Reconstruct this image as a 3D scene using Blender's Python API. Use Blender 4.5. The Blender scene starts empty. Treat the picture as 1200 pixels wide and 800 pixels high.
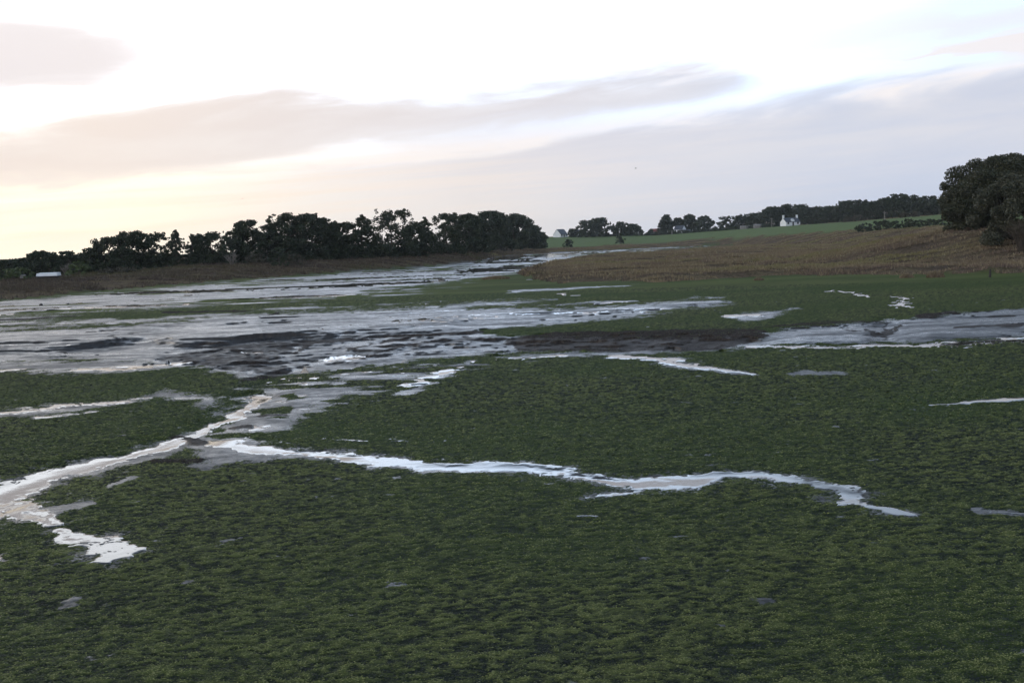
import bpy, math, random
import numpy as np

SC = bpy.context.scene
COL = SC.collection
R = math.radians
rng = np.random.default_rng(7)

# ------------------------------------------------------------------ camera
EYE = 4.5
F = 1167.0
TH = math.atan(116.0 / F)
RO = R(2.0)
r0 = np.array([1.0, 0, 0]); u0 = np.array([0, math.sin(TH), math.cos(TH)])
FW = np.array([0, math.cos(TH), -math.sin(TH)])
CR = math.cos(RO) * r0 - math.sin(RO) * u0
CU = math.sin(RO) * r0 + math.cos(RO) * u0


def hz(u):
    """row of the horizon in the photograph at column u"""
    return 284.0 - (np.asarray(u, float) - 600) * math.tan(RO)


def project(x, y, z):
    p = np.stack([x, y, np.asarray(z, float) - EYE + 0 * x], -1)
    c = p @ FW
    return 600 + F * (p @ CR) / c, 400 - F * (p @ CU) / c


def ray(u, v):
    u = np.asarray(u, float); v = np.asarray(v, float)
    return (u[..., None] - 600) / F * CR + (400 - v[..., None]) / F * CU + FW


def ground(u, v, z=0.0):
    d = ray(u, v)
    t = (EYE - z) / -d[..., 2]
    return d[..., 0] * t, d[..., 1] * t


def at(u, d):
    """ground plan position at column u (read at the horizon), d metres away"""
    r = ray(np.array(float(u)), hz(u))
    k = d / math.hypot(r[0], r[1])
    return float(r[0] * k), float(r[1] * k)


def z_at(u, v, x, y):
    """height that shows at row v above plan point x, y"""
    r = ray(np.array(float(u)), np.array(float(v)))
    return EYE + r[2] * math.hypot(x, y) / math.hypot(r[0], r[1])


# ------------------------------------------------------------------ noise
def _hash(ix, iy, s):
    h = (ix.astype(np.int64) * 374761393 + iy.astype(np.int64) * 668265263 + s * 974634777) & 0xFFFFFFFF
    h = ((h ^ (h >> 13)) * 1274126177) & 0xFFFFFFFF
    h = (h ^ (h >> 16)) * 2246822519 & 0xFFFFFFFF
    return ((h ^ (h >> 15)) & 0xFFFF) / 65535.0 * 2 - 1


def vnoise(x, y, s=0):
    fx = np.floor(x); fy = np.floor(y)
    a = x - fx; b = y - fy
    a = a * a * a * (a * (a * 6 - 15) + 10); b = b * b * b * (b * (b * 6 - 15) + 10)
    ix = fx.astype(np.int64); iy = fy.astype(np.int64)
    n00 = _hash(ix, iy, s); n10 = _hash(ix + 1, iy, s)
    n01 = _hash(ix, iy + 1, s); n11 = _hash(ix + 1, iy + 1, s)
    return (n00 * (1 - a) + n10 * a) * (1 - b) + (n01 * (1 - a) + n11 * a) * b


def fbm(x, y, scale, octv=4, s=0, gain=0.5):
    f = 1.0 / scale; amp = 1.0; tot = 0; out = 0
    c, sn = math.cos(0.6), math.sin(0.6)
    for i in range(octv):
        out = out + amp * vnoise(x * f, y * f, s + i * 17)
        tot += amp; amp *= gain; f *= 2.03
        x, y = x * c - y * sn, x * sn + y * c
    return out / tot


def sstep(a, b, x):
    t = np.clip((x - a) / (b - a), 0, 1)
    return t * t * (3 - 2 * t)


# ------------------------------------------------------------------ mesh helpers
def link(o, parent=None):
    COL.objects.link(o)
    if parent is not None:
        o.parent = parent
    return o


def mesh_np(name, v, f, mat, parent=None, smooth=False, attrs=None):
    """v (n,3), f (m,k) -> one linked mesh object"""
    v = np.ascontiguousarray(v, np.float32); f = np.ascontiguousarray(f, np.int32)
    me = bpy.data.meshes.new(name)
    k = f.shape[1]
    me.vertices.add(len(v)); me.vertices.foreach_set('co', v.ravel())
    me.loops.add(f.size); me.loops.foreach_set('vertex_index', f.ravel())
    me.polygons.add(len(f))
    me.polygons.foreach_set('loop_start', np.arange(0, f.size, k, dtype=np.int32))
    me.polygons.foreach_set('loop_total', np.full(len(f), k, np.int32))
    if smooth:
        me.polygons.foreach_set('use_smooth', np.ones(len(f), bool))
    me.update(calc_edges=True)
    for n, a in (attrs or {}).items():
        at_ = me.attributes.new(n, 'FLOAT', 'POINT')
        at_.data.foreach_set('value', np.ascontiguousarray(a, np.float32).ravel())
    me.materials.append(mat)
    return link(bpy.data.objects.new(name, me), parent)


class MB:
    """collects polygons for ONE mesh object"""
    def __init__(self): self.v = []; self.f = []

    def box(self, x0, x1, y0, y1, z0, z1):
        b = len(self.v)
        self.v += [(x0, y0, z0), (x1, y0, z0), (x1, y1, z0), (x0, y1, z0), (x0, y0, z1), (x1, y0, z1), (x1, y1, z1), (x0, y1, z1)]
        self.f += [tuple(b + i for i in q) for q in ((3, 2, 1, 0), (4, 5, 6, 7), (0, 1, 5, 4), (1, 2, 6, 5), (2, 3, 7, 6), (3, 0, 4, 7))]
        return self

    def poly(self, pts, faces):
        b = len(self.v); self.v += [tuple(p) for p in pts]
        self.f += [tuple(b + i for i in q) for q in faces]
        return self

    def tube(self, pts, rad, n=6):
        pts = [np.array(p, float) for p in pts]
        b = len(self.v)
        for i, p in enumerate(pts):
            t = pts[min(i + 1, len(pts) - 1)] - pts[max(i - 1, 0)]
            t /= np.linalg.norm(t) + 1e-9
            a = np.cross(t, (0.3, 1, 0.1)); a /= np.linalg.norm(a) + 1e-9
            c = np.cross(t, a)
            for j in range(n):
                q = 2 * math.pi * j / n
                self.v.append(tuple(p + rad[i] * (a * math.cos(q) + c * math.sin(q))))
        for i in range(len(pts) - 1):
            for j in range(n):
                k = (j + 1) % n
                self.f.append((b + i * n + j, b + i * n + k, b + (i + 1) * n + k, b + (i + 1) * n + j))
        self.f.append(tuple(b + j for j in reversed(range(n))))
        self.f.append(tuple(b + (len(pts) - 1) * n + j for j in range(n)))
        return self

    def build(self, name, mat, parent=None, smooth=False):
        me = bpy.data.meshes.new(name)
        me.from_pydata(self.v, [], self.f); me.materials.append(mat)
        if smooth:
            for p in me.polygons: p.use_smooth = True
        return link(bpy.data.objects.new(name, me), parent)


def tag(o, label=None, cat=None, group=None, kind=None):
    if label: o['label'] = label
    if cat: o['category'] = cat
    if group: o['group'] = group
    if kind: o['kind'] = kind
    return o


def empty(name, loc, rz=0.0):
    o = bpy.data.objects.new(name, None); o.empty_display_size = 0.5
    o.location = loc; o.rotation_euler = (0, 0, rz)
    return link(o)


# ------------------------------------------------------------------ materials
class NT:
    def __init__(self, tree): self.t = tree; tree.nodes.clear()
    def n(self, typ, **kw):
        nd = self.t.nodes.new(typ)
        for k, v in kw.items(): setattr(nd, k, v)
        return nd
    def _in(self, sock, v):
        if v is None: return
        if hasattr(v, 'is_linked') or isinstance(v, bpy.types.NodeSocket): self.t.links.new(v, sock)
        else: sock.default_value = v
    def math(self, op, a, b=None, c=None, clamp=False):
        nd = self.n('ShaderNodeMath', operation=op, use_clamp=clamp)
        for i, v in enumerate((a, b, c)): self._in(nd.inputs[i], v)
        return nd.outputs[0]
    def mr(self, v, a, b, c=0.0, d=1.0, smooth=False):
        nd = self.n('ShaderNodeMapRange', clamp=True, interpolation_type='SMOOTHSTEP' if smooth else 'LINEAR')
        for i, q in enumerate((v, a, b, c, d)): self._in(nd.inputs[i], q)
        return nd.outputs[0]
    def mix(self, f, a, b, blend='MIX'):
        nd = self.n('ShaderNodeMix', data_type='RGBA', blend_type=blend)
        self._in(nd.inputs[0], f)
        for i, q in ((6, a), (7, b)):
            if isinstance(q, tuple) and len(q) == 3: q = q + (1.0,)
            self._in(nd.inputs[i], q)
        return nd.outputs[2]
    def noise(self, vec, scale, detail=3.0, rough=0.55, dist=0.0):
        nd = self.n('ShaderNodeTexNoise')
        self._in(nd.inputs['Vector'], vec)
        nd.inputs['Scale'].default_value = scale; nd.inputs['Detail'].default_value = detail
        nd.inputs['Roughness'].default_value = rough; nd.inputs['Distortion'].default_value = dist
        return nd.outputs['Fac']
    def attr(self, name):
        return self.n('ShaderNodeAttribute', attribute_name=name).outputs['Fac']
    def bsdf(self, col, rough, spec=0.5, normal=None):
        b = self.n('ShaderNodeBsdfPrincipled')
        if isinstance(col, tuple) and len(col) == 3: col = col + (1.0,)
        self._in(b.inputs['Base Color'], col); self._in(b.inputs['Roughness'], rough)
        self._in(b.inputs['Specular IOR Level'], spec)
        if normal is not None: self._in(b.inputs['Normal'], normal)
        o = self.n('ShaderNodeOutputMaterial'); self.t.links.new(b.outputs[0], o.inputs[0])
        return b
    def bump(self, h, strength, dist, normal=None):
        nd = self.n('ShaderNodeBump'); self._in(nd.inputs['Height'], h)
        self._in(nd.inputs['Strength'], strength); nd.inputs['Distance'].default_value = dist
        if normal is not None: self._in(nd.inputs['Normal'], normal)
        return nd.outputs[0]


def new_mat(name):
    m = bpy.data.materials.new(name); m.use_nodes = True
    return m, NT(m.node_tree)


def simple(name, a, b, scale=2.0, rough=0.8, spec=0.3, bump=0.0):
    m, t = new_mat(name)
    co = t.n('ShaderNodeTexCoord').outputs['Object']
    n = t.noise(co, scale, 4)
    c = t.mix(t.mr(n, 0.3, 0.7), a, b)
    t.bsdf(c, rough, spec, t.bump(n, 1.0, bump) if bump else None)
    return m


def leafy(name, a, b, c, rough=0.6, spec=0.25):
    """foliage: every leaf its own tone, clumps drifting between tones"""
    m, t = new_mat(name)
    g = t.n('ShaderNodeNewGeometry').outputs['Random Per Island']
    co = t.n('ShaderNodeTexCoord').outputs['Object']
    n = t.noise(co, 0.7, 3)
    col = t.mix(t.mr(n, 0.35, 0.65), a, b)
    col = t.mix(t.mr(g, 0.6, 1.0), col, c)
    t.bsdf(col, rough, spec)
    return m


M = {}
M['pine'] = leafy('pine_foliage', (0.022, 0.034, 0.018), (0.033, 0.045, 0.022), (0.055, 0.066, 0.030))
M['oak'] = leafy('evergreen_foliage', (0.034, 0.042, 0.022), (0.055, 0.058, 0.030), (0.085, 0.082, 0.048))
M['grey_oak'] = leafy('grey_evergreen_foliage', (0.046, 0.052, 0.032), (0.066, 0.068, 0.042), (0.11, 0.105, 0.066))
M['olive'] = leafy('olive_foliage', (0.05, 0.075, 0.025), (0.07, 0.10, 0.035), (0.11, 0.13, 0.05))
M['scrub'] = leafy('scrub_foliage', (0.050, 0.050, 0.030), (0.070, 0.062, 0.042), (0.10, 0.085, 0.06))
M['far_wood'] = leafy('distant_foliage', (0.026, 0.040, 0.024), (0.036, 0.050, 0.028), (0.05, 0.064, 0.034))
M['bark'] = simple('bark', (0.05, 0.04, 0.03), (0.10, 0.08, 0.06), 3.0)
M['pale_bark'] = simple('pale_bark', (0.16, 0.14, 0.12), (0.24, 0.21, 0.18), 3.0)
M['white'] = simple('whitewash', (0.72, 0.74, 0.76), (0.82, 0.83, 0.84), 1.5, 0.8)
M['slate'] = simple('slate', (0.06, 0.07, 0.085), (0.10, 0.11, 0.13), 2.5, 0.5)
M['tile'] = simple('red_roof_tile', (0.22, 0.07, 0.05), (0.30, 0.10, 0.07), 2.5, 0.7)
M['stone'] = simple('stone', (0.20, 0.19, 0.18), (0.30, 0.28, 0.26), 2.0)
M['window'] = simple('window_glass', (0.02, 0.025, 0.03), (0.03, 0.035, 0.04), 1.0, 0.15, 0.5)
M['wood'] = simple('weathered_wood', (0.20, 0.18, 0.16), (0.32, 0.29, 0.26), 6.0)
M['dark_wood'] = simple('dark_wood', (0.03, 0.026, 0.022), (0.05, 0.042, 0.036), 6.0)
M['weed'] = simple('dark_seaweed', (0.018, 0.015, 0.012), (0.04, 0.03, 0.022), 12.0, 0.4, 0.4, 0.02)
M['bird'] = simple('dark_plumage', (0.02, 0.02, 0.022), (0.04, 0.04, 0.042), 20.0)


def blades(name, cols, rough=0.75):
    m, t = new_mat(name)
    g = t.n('ShaderNodeNewGeometry').outputs['Random Per Island']
    co = t.n('ShaderNodeTexCoord').outputs['Object']
    mp = t.n('ShaderNodeMapping'); t.t.links.new(co, mp.inputs[0]); mp.inputs['Scale'].default_value = (0.22, 1.0, 1.0); mp.inputs['Rotation'].default_value = (0, 0, 0.25)
    n = t.noise(mp.outputs[0], 0.16, 4)
    n2 = t.noise(mp.outputs[0], 0.07, 3)
    c = t.mix(t.mr(n, 0.4, 0.6), cols[0], cols[1])
    c = t.mix(t.mr(n2, 0.52, 0.62), c, cols[2])
    c = t.mix(t.mr(g, 0.7, 1.0), c, cols[3])
    t.bsdf(c, rough, 0.1)
    return m


M['marsh'] = blades('marsh_grass', ((0.235, 0.185, 0.110), (0.165, 0.120, 0.092), (0.205, 0.182, 0.085), (0.34, 0.28, 0.17)))
M['bank'] = blades('bank_grass', ((0.105, 0.082, 0.055), (0.080, 0.060, 0.050), (0.100, 0.092, 0.045), (0.17, 0.14, 0.09)))


def algae_mat():
    m, t = new_mat('algae_leaf')
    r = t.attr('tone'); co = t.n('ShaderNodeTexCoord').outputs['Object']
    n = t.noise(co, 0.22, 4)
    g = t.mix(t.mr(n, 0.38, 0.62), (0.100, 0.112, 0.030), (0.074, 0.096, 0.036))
    c = t.mix(t.mr(r, -0.5, 0.15), (0.022, 0.028, 0.025), g)  # low tone: dark mud and painted shade between strands
    c = t.mix(t.mr(r, 0.25, 0.85), c, (0.235, 0.245, 0.080))  # high tone: painted light on the strand tops
    t.bsdf(c, 0.65, 0.15)
    return m


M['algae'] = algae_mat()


def ground_mat():
    m, t = new_mat('tidal_ground')
    co = t.n('ShaderNodeTexCoord').outputs['Object']
    mud, kelp_shade, marsh, field, tint = (t.attr(k) for k in ('mud', 'kelp_shade', 'marsh', 'field', 'tint'))
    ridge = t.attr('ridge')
    n_f = t.noise(co, 14.0, 4, 0.65)      # clump sized
    n_m = t.noise(co, 2.6, 4, 0.6)
    n_l = t.noise(co, 0.35, 3, 0.5)
    # green algae mat
    al = t.mix(t.mr(t.math('ADD', ridge, t.math('MULTIPLY', t.math('SUBTRACT', n_f, 0.5), 0.8)), -0.5, 0.65), (0.022, 0.027, 0.020), (0.128, 0.144, 0.048))  # crests paler, troughs darker: lit tops and shaded, muddy gaps painted in
    al = t.mix(t.mr(n_m, 0.35, 0.75, 0.0, 0.25), al, (0.045, 0.062, 0.022))
    al = t.mix(t.mr(tint, 0.0, 1.0), al, (0.055, 0.078, 0.024))
    # mud
    md = t.mix(t.mr(n_m, 0.3, 0.7), (0.034, 0.033, 0.034), (0.075, 0.071, 0.068))
    # ragged edge between the two: the mask eroded by clump noise
    edge = t.math('ADD', mud, t.math('MULTIPLY', t.math('SUBTRACT', t.math('ADD', t.math('MULTIPLY', n_f, 0.6), t.math('MULTIPLY', n_m, 0.4)), 0.5), 1.5))
    mm = t.mr(edge, 0.44, 0.56)
    col = t.mix(mm, al, md)
    ke = t.mr(t.math('ADD', kelp_shade, t.math('MULTIPLY', t.math('SUBTRACT', n_m, 0.5), 0.5)), 0.40, 0.62)
    kc = t.mix(t.mr(n_f, 0.3, 0.7), (0.024, 0.020, 0.018), (0.085, 0.070, 0.060))
    col = t.mix(ke, col, kc)
    ma = t.mix(t.mr(n_l, 0.38, 0.62), (0.17, 0.130, 0.080), (0.125, 0.090, 0.068))
    ma = t.mix(t.mr(n_m, 0.45, 0.75), ma, (0.045, 0.040, 0.022))
    col = t.mix(marsh, col, ma)
    fi = t.mix(t.mr(n_l, 0.3, 0.7), (0.135, 0.175, 0.080), (0.165, 0.205, 0.095))
    col = t.mix(field, col, fi)
    dry = t.math('MAXIMUM', t.math('MAXIMUM', marsh, field), t.math('MULTIPLY', ke, 0.5))
    wetmud = t.math('MULTIPLY', mm, t.math('SUBTRACT', 1.0, dry))
    rough = t.math('ADD', t.mr(wetmud, 0, 1, 0.55, 0.28), t.math('MULTIPLY', wetmud, t.mr(n_m, 0.35, 0.7, 0.0, 0.28)))
    ms_ = t.n('ShaderNodeMapping'); t.t.links.new(co, ms_.inputs[0]); ms_.inputs['Scale'].default_value = (0.30, 1.0, 1.0); ms_.inputs['Rotation'].default_value = (0, 0, -0.12)
    n_s = t.noise(ms_.outputs[0], 0.75, 6, 0.62, 0.5)
    rough = t.math('ADD', rough, t.math('MULTIPLY', wetmud, t.mr(n_s, 0.38, 0.62, -0.13, 0.18)))
    rough = t.math('ADD', rough, t.math('MULTIPLY', dry, 0.3))
    spec = t.mr(wetmud, 0, 1, 0.35, 0.30)
    spec = t.math('MULTIPLY', spec, t.math('SUBTRACT', 1.0, t.math('MULTIPLY', dry, 0.8)))
    hgt = t.math('ADD', t.math('MULTIPLY', n_f, 0.6), n_m)
    nb = t.bump(hgt, t.mr(wetmud, 0, 1, 0.9, 0.6), 0.05)
    b = t.bsdf(col, rough, spec, nb)
    df = t.n('ShaderNodeBsdfDiffuse'); t._in(df.inputs['Color'], col); t._in(df.inputs['Normal'], nb)
    ms = t.n('ShaderNodeMixShader'); t._in(ms.inputs[0], t.mr(wetmud, 0, 1, 0.10, 1.0)); t.t.links.new(df.outputs[0], ms.inputs[1]); t.t.links.new(b.outputs[0], ms.inputs[2])
    t.t.links.new(ms.outputs[0], [n for n in t.t.nodes if n.type == 'OUTPUT_MATERIAL'][0].inputs[0])
    return m


def water_mat():
    m, t = new_mat('shallow_water')
    co = t.n('ShaderNodeTexCoord').outputs['Object']
    n = t.noise(co, 5.0, 3)
    n2 = t.noise(co, 0.6, 3)
    b = t.bsdf((0.05, 0.048, 0.044), t.mr(n2, 0.35, 0.65, 0.03, 0.09), 0.6, t.bump(n, 0.15, 0.02))
    b.inputs['IOR'].default_value = 1.4
    return m


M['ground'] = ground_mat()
M['water'] = water_mat()

# ------------------------------------------------------------------ far land profile (plan view, by bearing)
def curve(pts):
    """[(column, d, row or None, z)] -> bearing, distance, height arrays"""
    A, D, Z = [], [], []
    for u, d, v, z in pts:
        x, y = at(u, d)
        A.append(math.atan2(x, y)); D.append(d)
        Z.append(z_at(u, v, x, y) if v is not None else z)
    return np.array(A), np.array(D), np.array(Z)


def foot(u, v):
    x, y = ground(np.array(float(u)), np.array(float(v)))
    return (u, float(math.hypot(x, y)), None, -0.05)


F0 = curve([foot(-700, 420), foot(-200, 372), foot(0, 352), foot(100, 342.5), foot(200, 334), foot(300, 326.5), foot(400, 319), foot(500, 312), foot(548, 308.3), foot(566, 305.2), foot(580, 301.5), foot(594, 299.6), foot(640, 297), foot(700, 294), foot(790, 289.5), (840, 455, None, 0.3), (900, 380, None, 0.5), (1000, 280, None, 0.5), (1100, 200, None, 0.5), (1200, 160, None, 0.5), (1900, 120, None, 0.5)])
F1 = (F0[0], F0[1] + np.where(F0[1] > 250, 10, 4), np.maximum(F0[2] + 0.55, 0.5))
F2 = curve([(-700, 190, None, 1.6), (0, 192, 326, 0), (50, 192, 325, 0), (100, 192, 321, 0), (150, 193, 317, 0), (200, 196, 313, 0), (250, 200, 310.5, 0), (300, 204, 309.5, 0), (350, 210, 307.5, 0), (400, 216, 304.5, 0),
            (450, 222, 303, 0), (500, 236, 299.5, 0), (550, 272, 296, 0), (563, 300, 295, 0), (574, 345, 294, 0), (600, 395, 292, 0), (625, 450, 291, 0), (640, 520, 291, 0), (700, 530, 288.5, 0), (770, 520, 284, 0), (840, 500, 279, 0), (900, 430, 275.5, 0),
            (1000, 360, 269.3, 0), (1100, 300, 264.8, 0), (1200, 270, 261, 0), (1900, 240, None, 6.0)])
F3 = curve([(-700, 330, None, 2.0), (0, 330, None, 2.0), (500, 400, None, 3.0), (600, 640, 286, 0), (622, 700, 281, 0), (632, 720, 278.3, 0), (640, 720, 277.5, 0), (700, 720, 276.2, 0), (770, 700, 274.8, 0), (840, 650, 270.5, 0), (900, 600, 266.3, 0), (960, 560, 262.2, 0),
            (1040, 520, 256.2, 0), (1100, 480, 251.6, 0), (1200, 450, 246, 0), (1900, 400, None, 13.0)])
F4 = (F3[0], F3[1] + 200, F3[2] + 0.5)
F5 = curve([(-700, 1700, None, 2), (600, 1700, None, 4), (800, 1700, None, 6), (880, 1700, None, 24), (940, 1700, None, 30), (1000, 1700, None, 33), (1100, 1700, None, 36), (1300, 1700, None, 30), (1900, 1700, None, 14)])
F6 = (F5[0], F5[1] * 0 + 7000, F5[2] * 0.4)
CURVES = [F0, F1, F2, F3, F4, F5, F6]


def h_far(x, y):
    a = np.arctan2(x, y); d = np.hypot(x, y)
    ds = [np.interp(a, c[0], c[1]) for c in CURVES]; zs = [np.interp(a, c[0], c[2]) for c in CURVES]
    z = np.full(d.shape, -5.0)
    for i in range(len(CURVES) - 1):
        m = (d >= ds[i]) & (d < ds[i + 1] + (1e9 if i == len(CURVES) - 2 else 0))
        t = np.clip((d - ds[i]) / np.maximum(ds[i + 1] - ds[i], 1e-6), 0, 1)
        z = np.where(m, zs[i] + (zs[i + 1] - zs[i]) * t, z)
    bankd = d - ds[0]
    fm = sstep(-6, 6, d - ds[2]) * (1 - sstep(-4, 10, d - ds[3])) * sstep(0.028, 0.036, a)
    return z, bankd, fm


def in_poly(px, py, poly):
    """signed distance in pixels (u shrunk, as the ground is foreshortened) to a polygon, + inside"""
    ins = np.zeros(px.shape, bool); dist = np.full(px.shape, 1e9)
    n = len(poly)
    for i in range(n):
        x1, y1 = poly[i]; x2, y2 = poly[(i + 1) % n]
        c = ((y1 > py) != (y2 > py))
        with np.errstate(divide='ignore', invalid='ignore'):
            xi = (x2 - x1) * (py - y1) / (y2 - y1 if y2 != y1 else 1e-9) + x1
        ins ^= c & (px < xi)
        dist = np.minimum(dist, seg(px, py, x1, y1, x2, y2)[0])
    return np.where(ins, dist, -dist)


KX = 0.30


def seg(px, py, x1, y1, x2, y2):
    ax, ay, bx, by = x1 * KX, y1, x2 * KX, y2
    dx, dy = bx - ax, by - ay
    qx = px * KX
    t = np.clip(((qx - ax) * dx + (py - ay) * dy) / (dx * dx + dy * dy + 1e-9), 0, 1)
    return np.hypot(qx - ax - t * dx, py - ay - t * dy), t


def stroke(px, py, pts):
    """largest (1 - distance / half width) along a path of (u, v, half width)"""
    out = np.full(px.shape, -9.0)
    for (x1, y1, w1), (x2, y2, w2) in zip(pts[:-1], pts[1:]):
        mg = 6 * max(w1, w2) + 4
        b = (px > min(x1, x2) - mg / KX) & (px < max(x1, x2) + mg / KX) & (py > min(y1, y2) - mg) & (py < max(y1, y2) + mg)
        if not b.any(): continue
        d, t = seg(px[b], py[b], x1, y1, x2, y2)
        out[b] = np.maximum(out[b], 1 - d / (w1 + (w2 - w1) * t))
    return out


PLATEAU = [(1420, 318), (1200, 319), (1150, 320.5), (1100, 321.5), (1050, 323), (1000, 322.5), (940, 323), (880, 325), (820, 327), (760, 330), (700, 331.5), (650, 333), (632, 329), (612, 321.5), (618, 316), (640, 308.5), (680, 302), (720, 297.5), (790, 293),
           (840, 289.5), (900, 284), (1000, 279), (1100, 275), (1420, 268)]
MX, MY = at(1190, 150)


def h_land(x, y):
    """banks, marsh, fields and hills without small bumps; -> z, marsh mask, field mask"""
    zf, bankd, fm = h_far(x, y)
    wx = fbm(x, y, 9.0, 3, 5); wy = fbm(x, y, 9.0, 3, 9)
    k = np.clip(np.hypot(x, y) / 100, 0.3, 2.5)
    u, v = project(x + wx * 1.2 * k, np.maximum(y + wy * 6.0 * k, 2.0), 0 * x)
    v = np.where(y > 5, v, 900)
    sd = in_poly(u, v, PLATEAU)
    pl = -0.3 + 0.85 * sstep(-1.0, 3.2, sd)
    pl = np.where(sd > -3, pl, -5.0)
    mound = 4.6 * np.exp(-(((x - MX) / 24) ** 2 + ((y - MY) / 26) ** 2) ** 1.3) - 0.3
    mound = np.where(mound > -0.2, mound, -5)
    z = np.maximum(np.maximum(zf, pl), mound)
    marsh = np.maximum(sstep(0.0, 0.9, sd), np.maximum(sstep(0.5, 2.5, bankd), sstep(0.2, 0.6, mound)))
    marsh = marsh * (1 - fm)
    return z, marsh, fm


# ------------------------------------------------------------------ the tidal flat: masks
MUD_POLY = [
    # far flats by the left bank and the river
    [(-140, 372), (0, 354), (150, 341), (300, 328), (420, 318), (520, 311), (572, 300), (645, 296), (800, 288), (800, 293), (680, 303), (640, 309), (610, 319), (590, 322), (560, 326), (500, 333), (440, 341), (420, 347), (330, 352), (200, 360), (60, 366), (-140, 384)],
    # middle band with the mounds
    [(-140, 402), (0, 388), (120, 381), (200, 374), (300, 368), (420, 362), (520, 358), (560, 352), (640, 351), (600, 356), (560, 361), (660, 361), (760, 356), (840, 350), (852, 354), (800, 362), (760, 368), (700, 374), (640, 382), (560, 388),
     (640, 398), (760, 399), (880, 396), (900, 404), (800, 410), (640, 412), (560, 417), (470, 426), (400, 434), (330, 440), (285, 444), (240, 432), (160, 424), (60, 421), (-140, 432)],
    # right mud bank
    [(880, 398), (900, 390), (950, 382), (1040, 377), (1070, 372), (1130, 368), (1200, 361), (1340, 352), (1340, 392), (1200, 393), (1100, 399), (980, 402), (890, 404)],
    [(880, 368), (930, 362), (900, 372), (850, 378), (835, 376)],
    # fan in front of the pit
    [(236, 522), (255, 496), (285, 470), (300, 452), (335, 441), (400, 436), (470, 429), (570, 420), (640, 417), (590, 427), (540, 432), (520, 442), (460, 452), (400, 470), (360, 486), (345, 500), (340, 512), (300, 522)],
]
MUD_STROKE = [
    [(235, 517, 7), (265, 533, 12), (330, 530, 10), (430, 539, 7), (520, 547, 6), (600, 550, 6)],
    [(225, 512, 5), (160, 533, 7), (100, 550, 8), (60, 560, 9), (20, 575, 12), (-20, 600, 14)],
    [(240, 548, 5), (270, 540, 4)], [(150, 560, 2), (120, 572, 1.5)], [(100, 590, 2), (50, 600, 4)],
    [(-60, 432, 5), (60, 430, 7), (180, 428, 5), (240, 424, 4)], [(150, 470, 3), (60, 482, 4), (-60, 490, 4)],
    [(190, 462, 6), (250, 470, 6)], [(540, 432, 4), (480, 452, 4), (470, 460, 3)],
    [(600, 419, 3), (660, 416, 3), (760, 412, 3)], [(940, 437, 2.5), (985, 436, 2.5)],
    [(1170, 596, 4), (1230, 602, 4)], [(0, 655, 2), (-30, 640, 5)], [(740, 418, 3), (800, 428, 4), (880, 436, 2)],
    [(596, 341.5, 1.6), (660, 338.5, 1.3), (745, 333.5, 1.2)], [(620, 358.5, 1.6), (740, 353, 1.4)],
    [(640, 408, 3), (720, 405, 5), (800, 404, 5), (890, 402, 4)], [(1160, 600, 2), (1150, 590, 2)],
]
GREEN = [  # algae lying on the flats
    [(120, 372), (200, 363), (290, 358), (360, 352), (430, 348), (420, 353), (330, 360), (240, 366), (150, 374)],
    [(380, 354), (480, 349), (560, 347), (520, 352), (430, 359), (380, 360)],
    [(560, 384), (660, 380), (760, 372), (850, 374), (900, 378), (880, 388), (780, 392), (660, 392), (570, 390)],
    [(260, 336), (330, 330), (420, 326), (420, 329), (330, 334)],
    [(296, 479), (345, 474), (342, 482), (305, 485)], [(328, 463), (347, 458), (352, 466), (336, 468)], [(345, 512), (300, 514), (262, 510), (300, 507)], [(300, 488), (340, 486), (338, 491), (306, 492)],
    [(1010, 404), (1080, 400), (1130, 398), (1100, 403), (1030, 406)],
]
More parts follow.
